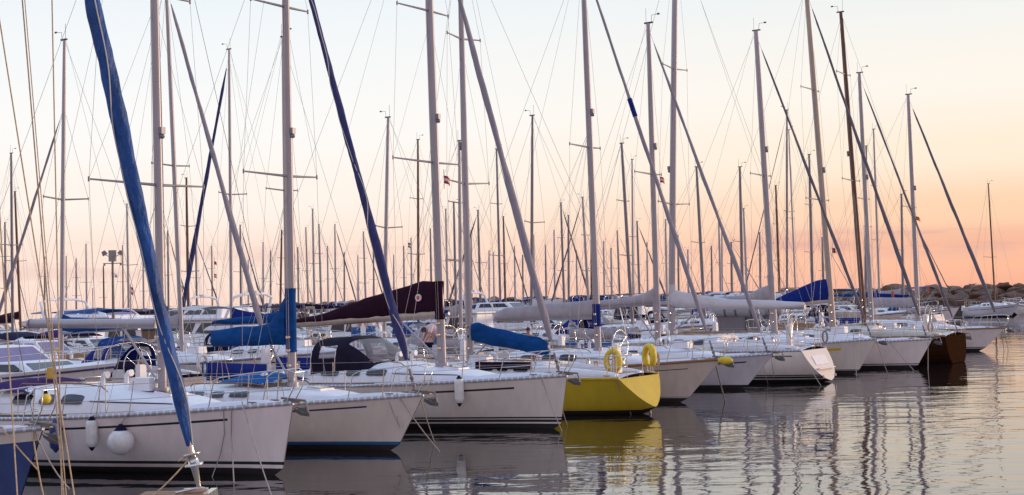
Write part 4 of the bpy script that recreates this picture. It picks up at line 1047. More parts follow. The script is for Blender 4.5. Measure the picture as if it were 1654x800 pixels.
# ------------------------------------------------ the boat nearest the camera: only its bow fitting and blue furled sail show
def near_boat():
    T = at_h(322, 786, 1.62); L = 8.6
    h = Hull(L=L, B=2.9, Fb=1.38, Fs=0.95, rake=0.9, tr=-0.3, coach=0.0)
    org = Vector((T.x - L - 0.25, T.y, 0)); root = empty('sailboat', org, 0.0)
    tag(root, 'nearest sailboat with thick blue furled sail and wooden bowsprit at the lower edge', 'sailboat')
    shell(h, 'white_plain', root)
    loc = lambda p: p - org
    bs = MB(); bs.box((L + 0.02, 0, 1.53), (0.62, 0.10, 0.07)).box((L + 0.02, 0.12, 1.53), (0.62, 0.10, 0.07)).box((L + 0.02, -0.12, 1.53), (0.62, 0.10, 0.07)); bs.build('bowsprit', 'teak', root)
    e = MB(); e.box((L + 0.35, 0, 1.53), (0.06, 0.38, 0.10)).box((L + 0.22, 0, 1.585), (0.22, 0.05, 0.04)).tube([(L + 0.05, -.1, 1.58), (L + 0.26, 0, 1.61), (L + .3, 0, 1.60)], .012, 5); e.build('stemhead_fitting', 'steel', root)
    MB().ball((L + 0.40, -0.05, 1.44), 0.07, 12).build('bow_roller', 'fender_white', root)
    base = Vector((L - 2.6, 0, 1.42)); top = Vector((L - 2.85, 0, 13.2))
    MB().tube([base, top], [0.085, 0.06], 10, flat=.7).build('mast', 'alu', root)
    foot = loc(T) + Vector((0, 0, -0.02))
    # the stay passes through the drum at (302,735) and the head of the sail beyond the top of the frame
    q = loc(at_Y(150, 0, T.y)); d = (q - foot).normalized(); hd = foot + d * ((12.6 - foot.z) / d.z)
    MB().tube([foot, hd], 0.006, 5).build('forestay', 'wire', root)
    dr = MB(); dr.tube([foot + d * k for k in (0.02, 0.20, 0.22)], [0.02, 0.035, 0.05], 10)
    dr.tube([foot + d * k for k in (0.22, 0.235, 0.24, 0.31, 0.315, 0.33)], [0.085, 0.085, 0.05, 0.05, 0.085, 0.085], 18).tube([foot + d * .33, foot + d * .50], 0.030, 10); dr.build('furling_drum', 'steel', root)
    ln = MB(); ln.tube(sag(foot + d * .28 + Vector((-.03, -.05, 0)), Vector((L - 0.3, -0.15, 1.45)), .03), 0.008, 5).tube([foot + d * .31 + Vector((-.05, -.03, 0)), foot + d * .29 + Vector((-.12, -.06, -.02))], .008, 5); ln.build('furling_line', 'rope_tan', root)
    tot = (hd - foot).length
    def prof(k):
        return min(1.0, 0.42 + 15 * k) * (1 - 0.2 * max(0, k - 0.5))
    furl(foot, hd, 0.065, 'furl_blue', root, n=120, seam=1.7, twist=6.5, start=0.036, end=0.95, prof=prof, seed=2.0, fold=1.3)
    # rigging of this boat that crosses the left edge
    for (a, b, r, m_, nm) in (((0, 37), (120, 800), .007, 'rope_tan', 'halyard'), ((36, 0), (103, 800), .007, 'rope_tan', 'halyard'), ((40, 0), (107, 800), .005, 'rope_tan', 'halyard'), ((84, 0), (100, 800), .0065, 'rope_tan', 'halyard'), ((-22, 0), (28, 800), .0065, 'rope_tan', 'shroud')):
        pa = loc(at_Y(*b, 13.6)); pb = loc(at_Y(*a, 13.6)); dd = (pb - pa); k = (11.5 - pa.z) / dd.z; pa2 = pa - dd * ((pa.z - 1.25) / dd.z)
        MB().tube([pa2, pa + dd * k], r, 6).build(nm, m_, root)
near_boat()

# ================================================================== THE ROWS BEHIND
ORD = ['first','second','third','fourth','fifth','sixth','seventh','eighth','ninth','tenth','eleventh','twelfth','thirteenth','fourteenth','fifteenth','sixteenth','seventeenth','eighteenth','nineteenth']
def ordinal(n):
    if n < 20: return ORD[n - 1]
    tens = {2: 'twenty', 3: 'thirty', 4: 'forty', 5: 'fifty', 6: 'sixty', 7: 'seventy', 8: 'eighty'}[n // 10]
    return tens[:-1] + 'ieth' if n % 10 == 0 else tens + '-' + ORD[n % 10 - 1]
ROWS = [17.6, 36.5, 55.0, 74.0, 92.0, 111.0, 129.0, 148.0, 166.0, 185.0]
used = {d: [] for d in ROWS + [27.2, 29.5]}
occ = [(-5, 8.2, -14, 70)]
# (x at the horizon, x of top, y of top, facing, options)
G = dict(c='cloth_grey'); 
BG = [
 (20, 18, 248, 1, dict(m='alu_dark', c='cloth_maroon')), (33, 24, 310, 1, dict(m='mast_brown', c='cloth_maroon')),
 (98, 104, 65, -1, dict(row=17.6, c='cloth_blue', furl=('furl_grey', .06), ff=.80, mw=.09)), (72, 72, 415, 1, {}), (107, 107, 414, 1, {}), (123, 123, 418, -1, {}),
 (168, 167, 430, 1, dict(m='mast_brown')), (208, 205, 330, -1, {}), (199, 198, 397, 1, dict(m='mast_tan')), (272, 271, 373, 1, dict(furl=('furl_slate', .05))),
 (293, 268, -30, 1, dict(row=17.6, c='cloth_grey', furl=('furl_grey', .10), mw=.10, fat=.98)), (304, 301, 288, -1, dict(m='mast_brown')), (318, 316, 384, 1, dict(furl=('furl_navy', .05))),
 (373, 370, 80, -1, dict(row=27.2, furl=('furl_navy', .11), mw=.09, c='cloth_royal', cpk=.3)), (389, 388, 364, 1, dict(furl=('furl_slate', .07))), (401, 401, 420, 1, {}),
 (452, 455, 372, -1, dict(m='mast_brown', c='cloth_royal')), (463, 457, 60, 1, dict(c='cloth_blue', far=1)), (498, 494, 368, 1, dict(m='mast_tan')), (508, 505, 338, -1, dict(c='cloth_maroon')), (519, 515, 363, 1, {}),
 (542, 541, 363, 1, dict(furl=('furl_slate', .07))), (579, 578, 413, -1, {}), (591, 587, 375, 1, dict(furl=('furl_slate', .04))), (619, 627, 190, -1, dict(c='cloth_royal', mw=.10)), (653, 652, 398, 1, {}),
 (675, 675, 226, 1, dict(m='mast_brown', mw=.10, c='cloth_blue')), (697, 695, 370, 1, {}), (723, 720, 338, -1, {}), (736, 733, 328, 1, dict(m='alu_dark')), (743, 742, 228, 1, dict(mw=.10)),
 (776, 772, 340, -1, dict(furl=('furl_slate', .09), c='cloth_blue')), (790, 790, 405, 1, {}), (808, 802, 241, 1, dict(mw=.10, c='cloth_blue')), (816, 813, 350, 1, dict(m='mast_brown', furl=('furl_slate', .05))), (798, 797, 408, 1, {}),
 (857, 860, 187, -1, dict(mw=.09, c='cloth_white', m='alu_dark')), (863, 862, 380, 1, {}), (911, 906, 328, 1, dict(m='alu_dark', furl=('furl_slate', .07))), (918, 918, 348, -1, {}), (951, 941, 319, -1, dict(furl=('furl_slate', .05), c='cloth_maroon')),
 (955, 955, 372, 1, dict(m='mast_brown')), (1001, 997, 373, 1, {}), (1020, 1004, 232, 1, dict(m='alu_dark', c='cloth_black')), (1022, 1021, 258, 1, dict(mw=.10)), (1033, 1029, 358, 1, dict(furl=('furl_slate', .07))),
 (1077, 1075, 355, 1, {}), (1137, 1125, 270, 1, dict(m='alu_dark', c='cloth_grey')), (1164, 1161, 357, 1, dict(furl=('furl_slate', .05))), (1166, 1166, 372, -1, {}), (1199, 1195, 270, 1, dict(m='alu_dark')), (1207, 1201, 337, 1, {}),
 (1259, 1253, 300, 1, dict(m='mast_brown')), (1270, 1271, 178, -1, dict(mw=.09)), (1285, 1274, 210, 1, dict(row=29.5, mw=.09, c='cloth_grey')), (1312, 1307, 250, 1, dict(m='alu_dark')),
 (1397, 1399, 236, -1, dict(m='alu_dark')), (1420, 1411, 209, 1, dict(mw=.10)), (1458, 1456, 314, 1, {}),
 # masts half lost among the others, between the ones above
 (9, 8, 360, 1, {}), (140, 139, 395, 1, {}), (232, 231, 402, -1, {}), (343, 342, 398, 1, dict(m='mast_tan')), (425, 425, 392, -1, {}), (437, 437, 405, 1, dict(m='alu_dark')), (482, 481, 400, 1, {}),
 (530, 529, 398, -1, {}), (556, 556, 408, 1, {}), (604, 603, 402, 1, dict(m='alu_dark')), (636, 636, 412, -1, {}), (665, 664, 385, 1, {}), (709, 708, 392, 1, {}), (762, 761, 372, 1, {}),
 (832, 831, 398, 1, {}), (845, 844, 412, -1, {}), (882, 881, 396, 1, dict(m='alu_dark')), (896, 895, 372, 1, {}), (932, 931, 405, -1, {}), (976, 975, 390, 1, {}), (988, 987, 402, 1, {}), (1046, 1045, 392, 1, {}),
 (1096, 1095, 380, 1, {}), (1112, 1111, 404, -1, {}), (1150, 1149, 398, 1, {}), (1182, 1181, 392, 1, dict(m='alu_dark')), (1228, 1227, 376, 1, {}), (1244, 1243, 398, 1, dict(row=29.5)), (1330, 1328, 384, 1, dict(m='alu_dark')),
]
SCH = ['white_plain', 'white_black', 'white_thin', 'white_red', 'cream_blue', 'white_plain', 'blue', 'white_black']
BH = {}
for k in range(8):
    BH[k] = dict(L=9.2 + 0.35 * k, B=3.0 + .05 * k, Fb=1.32 + .03 * (k % 4), Fs=1.0, rake=.8 + .1 * (k % 3), tr=(-.4 if k % 2 else .3), coach=.38 + .03 * (k % 3))
COVS = ['cloth_royal', 'cloth_blue', 'cloth_grey', 'cloth_white', 'cloth_royal', 'cloth_navy', 'cloth_grey', 'cloth_blue']
CNAME = {'cloth_royal': 'royal blue', 'cloth_blue': 'blue', 'cloth_grey': 'grey', 'cloth_white': 'white', 'cloth_navy': 'navy', 'cloth_maroon': 'maroon', 'cloth_black': 'black'}
MNAME = {'alu': 'grey', 'alu_dark': 'dark grey', 'mast_brown': 'brown', 'mast_tan': 'tan'}
def place(x, d):
    """where the line of sight through pixel column x meets row d"""
    r_ = ray(x, horizon(x)); r_ = Vector((r_.x, r_.y, 0)); q = row_pt(d, 0); n = A
    k = q.dot(n) / r_.dot(n); p = r_ * k
    return p, (p - q).dot(P)
BG.sort(key=lambda e: e[0])
order = sorted(range(len(BG)), key=lambda i: BG[i][2])
assign = {}
for i in order:
    x, xt, yt, f, o = BG[i]; best = None
    for d in ([o['row']] if 'row' in o else ROWS):
        p, s = place(x, d)
        if p.y < 20 or p.y > 420 or not inside_wall(p, 12): continue
        t = at_Y(xt, yt, p.y); Hh = t.z
        if any(abs(s - u) < 3.5 for u in used[d]): continue
        if not (8.0 <= Hh <= 17.6) and 'row' not in o: continue
        sc = abs(Hh - 12.2) + (0 if 'row' not in o else -9)
        if best is None or sc < best[0]: best = (sc, d, p, s, t)
    if best is None: print('NOPLACE', BG[i][:3], [(d, round(place(x, d)[1], 1), round(place(x, d)[0].y), round(at_Y(xt, yt, place(x, d)[0].y).z, 1), inside_wall(place(x, d)[0], 12)) for d in ROWS[:5]]); continue
    used[best[1]].append(best[3]); assign[i] = best
nth = 0
for i in range(len(BG)):
    if i not in assign: continue
    nth += 1
    x, xt, yt, f, o = BG[i]; _, d, p, s, t = assign[i]
    k = i % 8; hk = BH[k]; h = Hull(**hk); sch = SCH[k]
    if h.L * .40 > 9: pass
    dv = A * f; rz = math.atan2(dv.y, dv.x); mx = h.L * 0.58
    org = p - dv * mx; org.z = 0
    mm = o.get('m', 'alu_dark' if i % 3 == 0 and p.y > 70 else 'alu'); cv = o.get('c', COVS[(i * 5 + 3) % 8])
    root = empty('sailboat', org, rz)
    far = p.y > 125
    occ.append((d - (h.L - mx), d + mx, s - 1.8, s + 1.8) if f > 0 else (d - mx, d + h.L - mx, s - 1.8, s + 1.8))
    fl = 'bow to the right' if f > 0 else 'bow to the left'
    tag(root, f"sailboat behind front row, {MNAME[mm]} mast, {CNAME[cv]} cover, {ordinal(nth)} such mast from left", 'sailboat', 'sailboats in the rows behind')
    shell(h, sch, root, key=('bg', k), n=18, toe='alu_dark')
    W2 = Matrix.Rotation(-rz, 3, 'Z'); base = Vector((mx, 0, h.roofz(mx) - .02)); top = W2 @ (t - org)
    if not far: rails(h, root, 1)
    bz = base.z + 0.95; bl = h.L * 0.36
    a_, b_ = Vector((mx - .12, 0, bz)), Vector((mx - bl, 0, bz + (-0.05 if k % 2 else .12)))
    ro = dict(mast=mm, mw=o.get('mw', .074 + .00045 * p.y), boom=(a_, b_), br=.07, spr=((.5,) if k % 3 else (.38, .68)), sl=.95)
    if o.get('fat'): ro['fn'] = 30
    if o.get('ff'): ro['frac'] = o['ff']
    if o.get('furl'): ro['furl'] = (o['furl'][0], o['furl'][1] + p.y * .00025)
    elif i % 3 == 0: ro['furl'] = (('furl_grey', 'furl_slate')[i % 2], .045)
    rig(h, root, mx, base, top, ro, 1)
    pk = .35 + .25 * ((i * 7) % 5) / 5
    cover(a_, b_, [(0, -.02, pk + .12), (.12, -.03, pk), (.6, -.03, pk * .65), (1, 0, .12)], .13, cv, 'sail_cover', root, seed=i, n=9, wr=.05)
    if p.y < 130: clutter(h, root, i * 13 + 5, full=p.y < 92)
    if i % 2 == 0 or d < 30: dodger(root, h.L * .36 - 1.1, h.L * .36 + .5, h.deckz(h.L * .36) + .12, 1.1, .95, COVS[(i * 3) % 8] if COVS[(i * 3) % 8] != 'cloth_white' else 'cloth_navy', windows=not far)
    if i % 5 == 1 or (d < 40 and i % 2): bimini(root, h.L * .16, h.deckz(1.5) + 1.95, 1.7, 1.15, COVS[(i * 5) % 8])
print('bg boats', nth, {d: len(u) for d, u in used.items()})

# the small boat alone by the rocks on the right
def lone_boat():
    c = at_h(1604, 512, 0.0); root = empty('sailboat', (c.x, c.y, 0), 0); root.rotation_euler.z = R(-42); h = Hull(L=5.8, B=2.3, Fb=1.25, Fs=.95, rake=.9, tr=-.35, coach=.4)
    tag(root, 'small white sailboat with a thin dark mast alone by the rocks on the right', 'sailboat')
    shell(h, 'grey_navy', root, n=18); rails(h, root, 1); org = Vector((c.x - 2.2, c.y + 2.2, 0)); root.location = org; t = Matrix.Rotation(R(42), 3, 'Z') @ (at_Y(1595, 297, c.y) - org); top = Vector((t.x, 0, t.z)); base = Vector((t.x + .25, 0, h.roofz(t.x)))
    rig(h, root, base.x, base, top, dict(mast='mast_brown', mw=.09, spr=(.38,), sl=1.5, boom=(base + Vector((-.1, 0, .8)), base + Vector((-2.6, 0, .9)))), 1)
    MB().box((-0.3, .5, .9), (.3, .35, .5), 0, None, .8).tube([(-.32, .5, .7), (-.36, .5, -.2)], .06, 6).build('outboard_motor', 'deck_white', root)
lone_boat()

# ------------------------------------------------ motor boats
for d_, s0_, s1_, _ in PIERS: occ.append((d_ - 1.1, d_ + 1.1, s0_, s1_))
def free_spot(px, Yw, L, B, face):
    best = None
    for k in range(-18, 60):
        Y = Yw * (1 + k * 0.012); c = at_Y(px, horizon(px), Y); q = c - ROW0; a, b = q.dot(-A), q.dot(P); r_ = (a - L / 2 - .1, a + L / 2 + .1, b - B / 2 - .1, b + B / 2 + .1)
        if any(min(r_[1], o[1]) > max(r_[0], o[0]) and min(r_[3], o[3]) > max(r_[2], o[2]) for o in occ): continue
        if not inside_wall(Vector((c.x, c.y, 0)), 10): continue
        if best is None or abs(k) < abs(best[0]): best = (k, Y, r_)
    if best is None: print('NOSPOT', px, Yw); return None
    occ.append(best[2]); return best[1]
def motorboat(px, yb, Yd, L, label, face=1, style=0, canvas='cloth_navy', sch='white_plain', rzoff=0.0, scale=1.0):
    Yd = free_spot(px, Yd, L, L * .33, face) if px < 1600 else Yd
    if Yd is None: return
    c = at_h(px, horizon(px) + CAM_H * FPX / Yd, 0.0)
    dv = A * face; rz = math.atan2(dv.y, dv.x) + rzoff; root = empty('motorboat', (c.x, c.y, 0), rz); tag(root, label, 'motorboat', 'motorboats in the marina')
    h = Hull(L=L, B=L * .33, Fb=1.35 * scale, Fs=.95 * scale, rake=1.5, tr=-.25, coach=0, cove=(.2, .24, 2, 3)); off = Vector((-L / 2, 0, 0))
    class Sh: pass
    sub = root
    topm, covem, boot, anti = SCHEMES[sch]
    n = 16; ts = [i / n for i in range(n + 1)]; mb = MB()
    for sd in (1, -1):
        g = [[h.pt(t, zf, sd) + off for t in ts for zf in (None,)] if False else [h.pt(t, (h.sheer(t) * (1 - q) + -0.2 * q), sd) + off for t in ts] for q in (0, .15, .35, .6, .85, 1)]
        if sd < 0: g = [list(r_) for r_ in reversed(g)]
        mb.loft(g, False, False)
    l = [h.pt(0, h.sheer(0) * (1 - q) - .2 * q, 1) + off for q in (0, .5, 1)]; r_ = [h.pt(0, h.sheer(0) * (1 - q) - .2 * q, -1) + off for q in (0, .5, 1)]
    mb.loft([l, r_], False, False); mb.build('hull', topm, root)
    mb = MB(); mb.loft([[h.top(t, sd * 1.0) + off + Vector((0, 0, .0)) if sd in (1, -1) else Vector((h.top(t).x, 0, h.sheer(t) + .12)) + off for sd in (1, 0, -1)] for t in ts], False, False); mb.build('deck', 'deck_white', root)
    st = MB()
    for sd in (1, -1): st.tube([h.pt(t, h.sheer(t) - .12, sd) + off for t in ts], .035, 5)
    st.build('rubbing_strake', 'navy_stripe' if style != 1 else 'alu', root)
    B = L * .33; z0 = h.sheer(.5)
    def cabin(x0, x1, w, zz, hh, rf, rb, name, glass, mt='deck_white'):
        pr = [(x0, zz), (x0 + rb, zz + hh), (x1 - rf, zz + hh), (x1, zz)]
        rings = []
        for wf, k in ((1, 0), (.86, 1)):
            pass
        v = []
        for sd in (1, -1): v += [Vector((x0, sd * w, zz)), Vector((x1, sd * w * .8, zz)), Vector((x1 - rf, sd * w * .68, zz + hh)), Vector((x0 + rb, sd * w * .85, zz + hh))]
        o = MB().add(v, [(0, 1, 2, 3), (7, 6, 5, 4), (3, 2, 6, 7), (0, 3, 7, 4), (1, 5, 6, 2)], 0, False); o = o.build(name, mt, root)
        bv = o.modifiers.new('bevel', 'BEVEL'); bv.width = .05 * L / 8; bv.segments = 2
        for sd in (1, -1):
            a, b, c_, d = v[0 if sd == 1 else 4], v[1 if sd == 1 else 5], v[2 if sd == 1 else 6], v[3 if sd == 1 else 7]
            def q(s_, t_): return a.lerp(b, s_).lerp(d.lerp(c_, s_), t_) + Vector((0, sd * .012, 0))
            ws = MB()
            for (s0, s1) in ((.10, .46), (.50, .90)): ws.add([q(s0, .38), q(s1, .38), q(s1 - .02, .86), q(s0 + .03, .86)], [(0, 1, 2, 3)], 0, False)
            ws.build('side_window', glass, o)
        a, b, c_, d = v[1], v[5], v[6], v[2]
        fr = MB(); e = Vector((.012, 0, .012)); q = lambda s_, t_: a.lerp(b, s_).lerp(d.lerp(c_, s_), t_) + e
        fr.add([q(.06, .2), q(.94, .2), q(.92, .9), q(.08, .9)], [(0, 1, 2, 3)], 0, False).build('windscreen', glass, o)
        return o
    if style == 0:      # sport cruiser: raked windscreen, canvas
        cabin(-L * .05, L * .30, B * .38, z0, .45, 1.1, .1, 'foredeck_trunk', 'glass_dark')
        cabin(-L * .18, L * .12, B * .42, z0 + .30, .60, .9, .15, 'cabin', 'glass_lilac' if px < 100 else 'glass_dark')
        rings = []
        for i in range(7):
            k = i / 6; x = -L * .38 + L * .26 * k
            rings.append([Vector((x, B * .42 * (1 - 2 * j / 10), z0 + .95 + .35 * math.sin(math.pi * (.25 + .6 * k)) * (1 - (1 - 2 * j / 10) ** 4))) for j in range(11)])
        MB().loft(rings, False, False).build('canopy', canvas, root)
    elif style == 1:    # flybridge cruiser
        cabin(-L * .30, L * .26, B * .42, z0, 1.25, 1.7, .1, 'cabin', 'glass_dark')
        fb = MB(); zt = z0 + 1.25
        fb.box((-L * .08, 0, zt + .05), (L * .42, B * .76, .10)); fb.build('flybridge_deck', 'deck_white', root)
        cabin(-L * .22, L * .08, B * .36, zt + .10, .55, .8, .1, 'flybridge', 'glass_dark' if px > 200 else 'glass_lilac')
        ar = MB(); ar.tube([(-L * .26, B * .4, zt), (-L * .30, B * .36, zt + 1.2), (-L * .31, B * .2, zt + 1.4), (-L * .31, -B * .2, zt + 1.4), (-L * .30, -B * .36, zt + 1.2), (-L * .26, -B * .4, zt)], .09, 8); ar.build('radar_arch', 'deck_white', root)
        ra = MB(); ra.tube([(-L * .31, 0, zt + 1.45), (-L * .31, 0, zt + 1.58)], .26, 12); ra.build('radar', 'deck_white', root)
        for yy in (.7, -.7): MB().tube([(-L * .31, yy, zt + 1.4), (-L * .36, yy, zt + 3.2)], .015, 4).build('antenna', 'deck_white', root)
    else:               # pilothouse
        cabin(-L * .22, L * .10, B * .36, z0, 1.35, .35, .05, 'pilothouse', 'glass_dark')
        cabin(L * .06, L * .30, B * .34, z0, .5, .8, .05, 'trunk_cabin', 'glass_dark')
        MB().box((-L * .05, 0, z0 + 1.42), (L * .36, B * .74, .07)).build('roof', 'deck_white', root)
        MB().tube([(-L * .1, 0, z0 + 1.4), (-L * .1, 0, z0 + 3.3)], .03, 5).build('signal_mast', 'alu', root)
    rl = MB()
    for sd in (1, -1):
        ps = [h.top(t, sd) + off + Vector((0, -sd * .08, .0)) for t in (.5, .62, .74, .86, .95)]
        for p_ in ps: rl.tube([p_, p_ + Vector((0, 0, .5))], .014, 4)
        rl.tube([p_ + Vector((0, 0, .5)) for p_ in ps] + [Vector((L / 2 + .05, 0, h.Fb + .5))], .016, 4)
    rl.build('bow_rail', 'steel', root)
    return root
motorboat(2, 0, 36.0, 10.5, 'big white motor cruiser at the left edge with lilac side window', 1, 0, 'cloth_white', scale=1.25)
motorboat(78, 0, 41, 7.4, 'white motorboat with raked windscreen left of the bare grey boom', 1, 0, 'cloth_navy')
motorboat(160, 0, 45, 8.2, 'sport cruiser with blue windscreen and purple canopy under the bare grey boom', 1, 0, 'cloth_purple')
motorboat(180, 0, 104, 17.0, 'large white motor yacht with two radar domes, far left', 1, 1, scale=1.25)
motorboat(330, 0, 88, 13.0, 'white flybridge cruiser behind the blue furled sail on the left', -1, 1, scale=1.15)
motorboat(385, 0, 100, 12.0, 'white flybridge motorboat beyond the cream boat\'s boom cover', 1, 1, scale=1.2)
motorboat(232, 0, 61, 8.0, 'white pilothouse motorboat behind the thick blue furled sail', 1, 2)
motorboat(430, 0, 62, 8.5, 'white motorboat with green tinted windscreen behind the bright blue boom cover', 1, 0, 'cloth_white')
motorboat(560, 0, 72, 9.0, 'white motorboat behind the boom of the maroon sail cover', -1, 2)
motorboat(650, 0, 90, 9.5, 'white sport cruiser right of the people in blue shorts', 1, 0, 'cloth_royal')
motorboat(830, 0, 100, 11.0, 'white motor cruiser with dark window under the long grey sail cover', 1, 1)
motorboat(1010, 0, 118, 10.0, 'white pilothouse boat between the grey sail covers', -1, 2)
motorboat(1375, 0, 118, 9.0, 'white open motorboat beside the stone quay on the right', 1, 0, 'cloth_white')
motorboat(1656, 0, 150, 4.6, 'small white motorboat at the right edge by the rocks', -1, 0, 'green')

motorboat(135, 0, 60, 8.0, 'white motorboat with dark windows between the ropes and the bare boom end', -1, 2)
motorboat(300, 0, 66, 7.5, 'small white motorboat with royal blue canopy left of the bright blue boom cover', 1, 0, 'cloth_royal')
motorboat(500, 0, 66, 8.0, 'white motorboat with navy canopy right of the cream boat mast', 1, 0, 'cloth_navy')
motorboat(745, 0, 76, 8.0, 'white pilothouse motorboat behind the bending person', -1, 2)
motorboat(900, 0, 84, 8.5, 'white motorboat with grey canopy behind the thick grey furled sail', 1, 0, 'cloth_grey')
# gear on the pontoon and at the sterns of the front row
def pier_gear():
    q = random.Random(11); k = 0; zones = ['behind the stern of the first white boat', 'behind the cream boat with blue stripe', 'behind the boat with navy sprayhood', 'behind the yellow boat', 'behind the tan boat', 'behind the pale grey boat', 'behind the boat with scooped stern', 'behind the boat with yellow stripe', 'behind the plain white boat', 'behind the brown boat', 'behind the last boats']
    for i, s_ in enumerate((0.2, 4.4, 8.9, 15.4, 18.2, 23.8, 27.2, 31.5, 35.5, 39.5, 43.5)):
        p = row_pt(8.9, s_ + 1.9); r = empty('dock_box', (p.x, p.y, .57), -R(HEAD) + math.pi / 2); tag(r, 'white dock box on the pontoon ' + zones[i], 'dock box', 'dock boxes on the pontoon')
        MB().box((0, 0, .27), (1.1, .55, .54)).build('chest', 'deck_white', r); MB().box((0, 0, .58), (1.16, .62, .07), 0, None, .94).build('lid', 'deck_grey' if i % 2 else 'deck_white', r)
        a = row_pt(5.9, s_); b = row_pt(8.3, s_); r = empty('gangway', (a.x, a.y, 1.05)); tag(r, 'aluminium gangway ' + zones[i], 'gangway', 'gangways from the sterns to the pontoon')
        e = b - a; e.z = -.45; sd = P * .2; m_ = MB()
        m_.tube([sd, e + sd], .03, 5).tube([-sd, e - sd], .03, 5).build('rail', 'alu', r)
        m_ = MB()
        for j in range(8): c = e * ((j + .5) / 8); m_.tube([c - sd, c + sd], .06, 4, flat=.3)
        m_.build('tread', 'teak', r)
pier_gear()

# workboat with dark side beyond the sail covers on the right, with a round white buoy on it
def barge():
    Yd = free_spot(1300, 112, 15.5, 4.6, 1)
    if Yd is None: return
    c = at_h(1300, horizon(1300) + CAM_H * FPX / Yd, 0); root = empty('workboat', (c.x, c.y, 0), -R(HEAD)); tag(root, 'long dark brown workboat with white roof and round buoy behind the blue boom cover', 'workboat')
    h = Hull(L=15, B=4.4, Fb=1.6, Fs=1.3, rake=1.2, tr=.2, coach=0, cove=(.2, .24, 2, 3)); 
    mb = MB(); ts = [i / 14 for i in range(15)]; off = Vector((-8, 0, 0))
    for sd in (1, -1): mb.loft([[h.pt(t, h.sheer(t) * (1 - q) - .3 * q, sd) + off for t in ts] for q in (0, .2, .5, .8, 1)], False, False)
    mb.loft([[h.top(t, 1) + off, Vector((h.top(t).x, 0, h.sheer(t) + .05)) + off, h.top(t, -1) + off] for t in ts], False, False); mb.build('hull', 'hull_brown', root)
    MB().box((-2.5, 0, 2.05), (7.5, 3.2, 1.3)).build('deckhouse', 'hull_brown', root); MB().box((-2.5, 0, 2.75), (8.1, 3.6, .10)).build('roof', 'deck_white', root)
    MB().ball((1.2, -1.75, 1.95), .38, 12).build('buoy', 'fender_white', root)
barge()
def tanks():
    for (px, r_, lb) in ((1180, .62, 'rolled grey inflatable left of the white round one'), (1205, .70, 'white round ended tank under the long white sail cover'), (1235, .62, 'grey drum right of the white round ended tank')):
        p, s = place(px, 17.6); Y = 80; c = at_Y(px, horizon(px) + 24, Y); root = empty('storage_drum', (c.x, c.y, c.z), -.35); tag(root, lb, 'drum')
        rp = [(-1.0, .3), (-.95, .8), (-.8, 1), (.8, 1), (.95, .8), (1.0, .3)]
        MB().tube([(a * 1.1, 0, 0) for a, b in rp], [r_ * b for a, b in rp], 16).build('shell', 'deck_grey', root); MB().tube([(-.3, 0, 0), (-.2, 0, 0)], r_ * 1.02, 16).tube([(.3, 0, 0), (.4, 0, 0)], r_ * 1.02, 16).build('strap', 'alu_dark', root)
        MB().box((0, 0, -r_ - (c.z - r_ - .5) / 2), (1.6, .3, max(.1, c.z - r_ - .4))).build('cradle', 'alu_dark', root)
tanks()

# ------------------------------------------------ floodlight pole on the far pier
def floodlight():
    Y = 95; p = at_Y(183, horizon(183), Y); top = at_Y(183, 405, Y); root = empty('floodlight_pole', (p.x, p.y, 0)); tag(root, 'thin floodlight pole with lamps and a camera, rising at the far left', 'floodlight pole')
    H = top.z; MB().tube([(0, 0, 0), (0, 0, H)], [.12, .07], 8).build('pole', 'galv', root)
    MB().box((0, 0, H - .35), (.45, .3, .75)).build('control_box', 'concrete', root)
    MB().tube([(-.62, 0, H - .85), (.62, 0, H - .85)], .03, 5).build('crossbar', 'galv', root)
    for x in (-.42, .42):
        o = MB().box((x * 1.3, 0, H - .15), (.34, .2, .28), 0, Matrix.Rotation(R(30 * (1 if x > 0 else -1)), 3, 'Y'), .7); o.tube([(x * .5, 0, H - .4), (x * 1.25, 0, H - .25)], .025, 5); o.build('lamp', 'alu_dark', root)
        MB().tube([(x * 1.3, 0, H - .85), (x * 1.3, 0, H - 1.0)], .07, 8).build('small_lamp', 'alu_dark', root)
    MB().tube([(.0, 0, H - 1.5), (.25, -.1, H - 1.6)], .03, 5).ball((.25, -.1, H - 1.7), .12, 8).build('camera_dome', 'deck_grey', root)
floodlight()

# ------------------------------------------------ flags and burgees
def flag(px, py, Y, w, hh, m1, label, m2=None, ang=.3):
    w *= .75; hh *= .75
    c = at_Y(px, py, Y); root = empty('flag', c, ang); tag(root, label, 'flag', 'small flags on the rigging'); 
    rings = [[Vector((w * i / 5, .05 * math.sin(i * 1.7) , -hh * j / 3 - w * .5 * (i / 5) ** 1.5)) for i in range(6)] for j in range(4)]
    MB().loft(rings, False, False).build('cloth', m1, root)
    if m2:
        rings = [[Vector((w * i / 5, .05 * math.sin(i * 1.7) - .012, -hh * (.33 + j * .17) - w * .5 * (i / 5) ** 1.5)) for i in range(6)] for j in range(3)]
        MB().loft(rings, False, False).build('stripe', m2, root)
    MB().tube([(0, 0, .15), (0, 0, -hh - .15)], .008, 4).build('hoist', 'rope_grey', root)
flag(717, 283, 37, .22, .28, 'red', 'small red and white flag right of the mast with the maroon cover', 'shirt_white')
flag(1066, 285, 49, .24, .26, 'red', 'small red and white pennant beside the mast of the pale grey boat', 'shirt_white')
flag(346, 442, 60, .14, .22, 'red', 'lower of two red pennants near the left blue furled sail', 'shirt_white')
flag(346, 422, 60, .14, .18, 'red', 'upper of two red pennants near the left blue furled sail')
flag(210, 463, 70, .2, .5, 'red', 'small red flag with white cross left of the thick blue furled sail', 'shirt_white')
flag(286, 458, 70, .4, .4, 'green', 'green and orange flag right of the thick blue furled sail', 'orange', .5)
